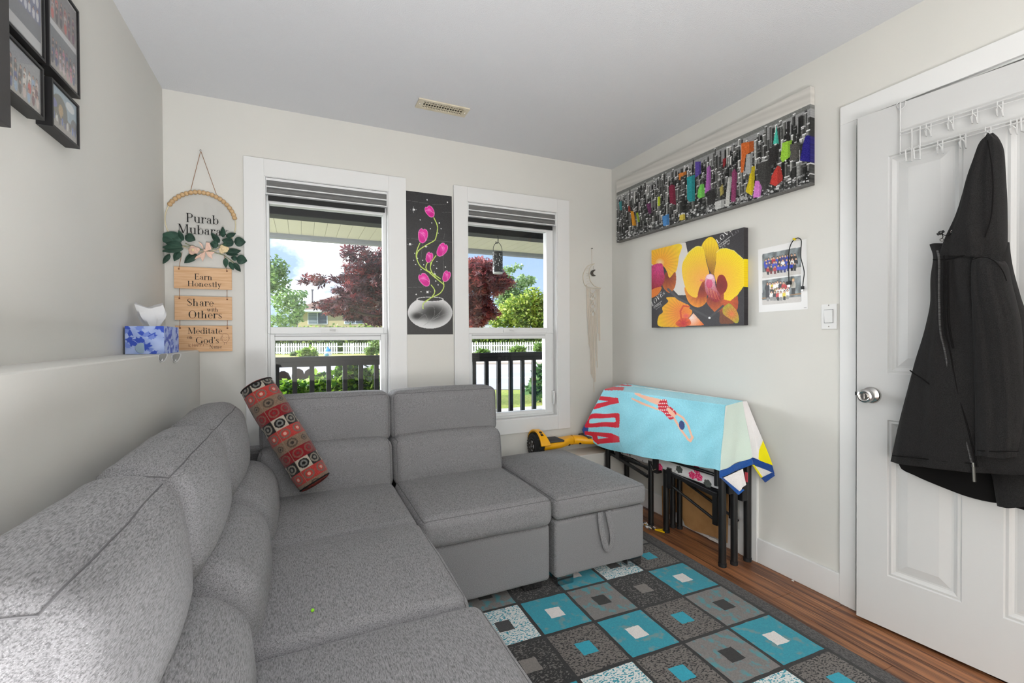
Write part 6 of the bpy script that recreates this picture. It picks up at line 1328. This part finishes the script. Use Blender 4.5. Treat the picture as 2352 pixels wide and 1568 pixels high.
# porch: eave soffit boards, dark beam, gutter (structure) and the railing
pc = sgroup('porch_eave', (1.2, 4.7, 2.2)); soff = M('soffit_vinyl', (226, 220, 196), .6, bump=((400, 3, 3), .3, .002)); dkb = M('beam_charcoal', (15, 14, 14), .6)
sb = MB().box((-1.20, 4.36, 2.217), (-1.20+.1085, 5.16, 2.229)).out('soffit_board', soff, pc, smooth=False, bevel=.002)
for k in range(1, 46): rep(sb, (.1105*k, 0, 0))
MB().box((-1.25, 4.36, 2.2295), (3.9, 5.2, 2.26)).out('soffit_backing', M('soffit_groove', (120, 114, 98), .8), pc, smooth=False)
MB().box((-1.25, 4.20, 2.175), (3.9, 4.36, 2.42)).out('beam', dkb, pc, smooth=False, bevel=.004)
MB().box((-1.25, 4.345, 2.19), (3.9, 4.375, 2.216)).out('trim_strip', M('strip_grey', (60, 60, 59), .6), pc, smooth=False)
gp = [(5.16, 2.262), (5.16, 2.196), (5.175, 2.176), (5.235, 2.170), (5.262, 2.20), (5.275, 2.275), (5.262, 2.275), (5.25, 2.21), (5.225, 2.184), (5.18, 2.188), (5.172, 2.262)]
MB().prism([(-1.25, a, b) for a, b in gp], (5.15, 0, 0)).out('gutter', M('gutter_grey', (150, 152, 156), .5), pc, smooth=False)
MB().box((-1.25, YB+.16, 2.43), (3.9, 5.2, 2.5)).out('roof_deck', dkb, pc, smooth=False)
rl = thing('porch_railing', 'black porch railing with square balusters outside both windows', 'railing', (1.05, 4.2, 0))
rb_ = M('railing_black', (19, 18, 18), .6, spec=.2)
MB().box((-1.2, 4.165, .968), (3.6, 4.245, 1.008)).out('top_rail', rb_, rl, smooth=False, bevel=.003)
MB().box((-1.2, 4.185, .925), (3.6, 4.225, .968)).out('under_rail', rb_, rl, smooth=False)
MB().box((-1.2, 4.185, .06), (3.6, 4.225, .10)).out('bottom_rail', rb_, rl, smooth=False)
b0 = MB().box((-.183-.0185-.131*7, 4.187, .10), (-.183+.0185-.131*7, 4.223, .926)).out('baluster', rb_, rl, smooth=False)
for k in range(1, 34): rep(b0, (.1313*k, 0, 0))
struct(MB().box((-1.3, YB+.16, -.2), (3.9, 4.26, .0)).out('porch_floor', M('porch_grey', (120, 118, 114), .8), smooth=False))
# bird feeder
bf = thing('bird_feeder', 'black patterned lantern feeder hanging from a hook under the eave', 'feeder', (1.79, 4.22, 1.80))
fx, fy = 1.792, 4.22
MB().tube([(fx, fy, 2.17), (fx+.006, fy, 2.145), (fx+.004, fy, 2.10), (fx-.016, fy, 2.095), (fx-.018, fy, 2.115)], .0045, 8).out('hook', black_metal, bf)
MB().tube([Vector(q) for q in smooth_curve([(fx-.046, fy, 2.01), (fx-.044, fy, 2.06), (fx-.012, fy, 2.105), (fx+.024, fy, 2.095), (fx+.046, fy, 2.05), (fx+.046, fy, 2.01)], 4)], .003, 6).out('handle', black_metal, bf)
MB().lathe((fx, fy, 1.815), (0, 0, 1), [(.050, 0), (.050, .185)], 28).out('lantern_body', M('pierced_tin', (38, 38, 38), .6, var=((70, 70, 70), (190, 190, 188), .56, .60)), bf)
for z in (1.810, 1.838, 1.99): MB().lathe((fx, fy, z), (0, 0, 1), [(.0515, 0), (.0515, .02), (.046, .022)], 28).out('band', black_metal, bf)
MB().lathe((fx, fy, 1.795), (0, 0, 1), [(.046, 0), (.05, .014), (.0, .015)], 28).out('base', M('base_pale', (190, 190, 186), .6), bf)
# bush along the railing and two slatted chairs behind it
pxY = lambda x, y, Y_: PY(x, y, Y_)
bush = thing('porch_bush', 'bright green leafy bush growing against the porch railing', 'bush', (.2, 4.7, GZ))
BLs = [(658, 890, 18, 20), (700, 900, 26, 20), (735, 903, 24, 20), (766, 896, 20, 20), (792, 872, 24, 26), (803, 846, 18, 20), (785, 845, 9, 12), (828, 884, 24, 22), (846, 866, 18, 20), (858, 848, 7, 9), (818, 850, 12, 14), (868, 893, 14, 24), (765, 900, 70, 40), (700, 920, 60, 40), (840, 925, 50, 40)]
leaf_cloud('foliage', [(pxY(x, y, 4.72)+Vector((0, rng.normal(0, .08), 0)), (rx*.0049, .16, ry*.0049)) for x, y, rx, ry in BLs], 5200, .062, [(100, 142, 34), (128, 168, 48), (66, 106, 34), (44, 78, 34), (150, 180, 70)], bush)
for x in (680, 740, 800, 850): MB().tube([(pxY(x, 900, 4.72).x, 4.72, GZ), tuple(pxY(x+3, 880, 4.72))], .012, 6).out('stem', bark, bush)
chm = M('chair_brown', (52, 42, 38), .6)
def adirondack(label, tops, Y_, arm=None):
    zs = .26; cx = sum(pxY(a, b, Y_).x for a, b, _ in tops)/len(tops); o = thing('garden_chair', label, 'chair', (cx, Y_-.2, GZ), 'dark slatted garden chairs')
    for a, b, lean in tops:
        tp = pxY(a, b, Y_); w = .066; x_b = cx+(tp.x-cx)*.55
        P = [(-w*.8, 0), (w*.8, 0), (w, .86), (w*.75, .96), (w*.2, 1.0), (-w*.3, 1.0), (-w*.8, .96), (-w, .86)]
        MB().prism([Vector((x_b+(tp.x-x_b)*v_+u_, Y_-.22*(1-v_), zs+(tp.z-zs)*v_)) for u_, v_ in P], (0, .022, 0)).out('back_slat', chm, o, smooth=False, bevel=.004)
    for k in range(5): MB().box((cx-.27, Y_-.30-.10*k, zs-.01+.018*k), (cx+.27, Y_-.21-.10*k, zs+.012+.018*k)).out('seat_slat', chm, o, smooth=False, bevel=.004)
    for s_ in (-1, 1):
        MB().box((cx+s_*.33-.06, Y_-.62, .50), (cx+s_*.33+.06, Y_+.06, .525)).out('armrest', chm, o, smooth=False, bevel=.006)
        MB().box((cx+s_*.30-.02, Y_-.60, GZ), (cx+s_*.30+.02, Y_-.50, .50)).out('leg', chm, o, smooth=False); MB().box((cx+s_*.30-.02, Y_-.02, GZ), (cx+s_*.30+.02, Y_+.05, .50)).out('leg', chm, o, smooth=False)
adirondack('dark slatted garden chair behind the bush at the left of the left window', [(650, 852, -1), (684, 846, 0), (713, 847, 0), (737, 855, 1)], 5.62)
adirondack('dark slatted garden chair behind the bush at the right of the left window', [(842, 844, 0), (865, 845, 0), (889, 847, 1), (912, 852, 1)], 5.62)
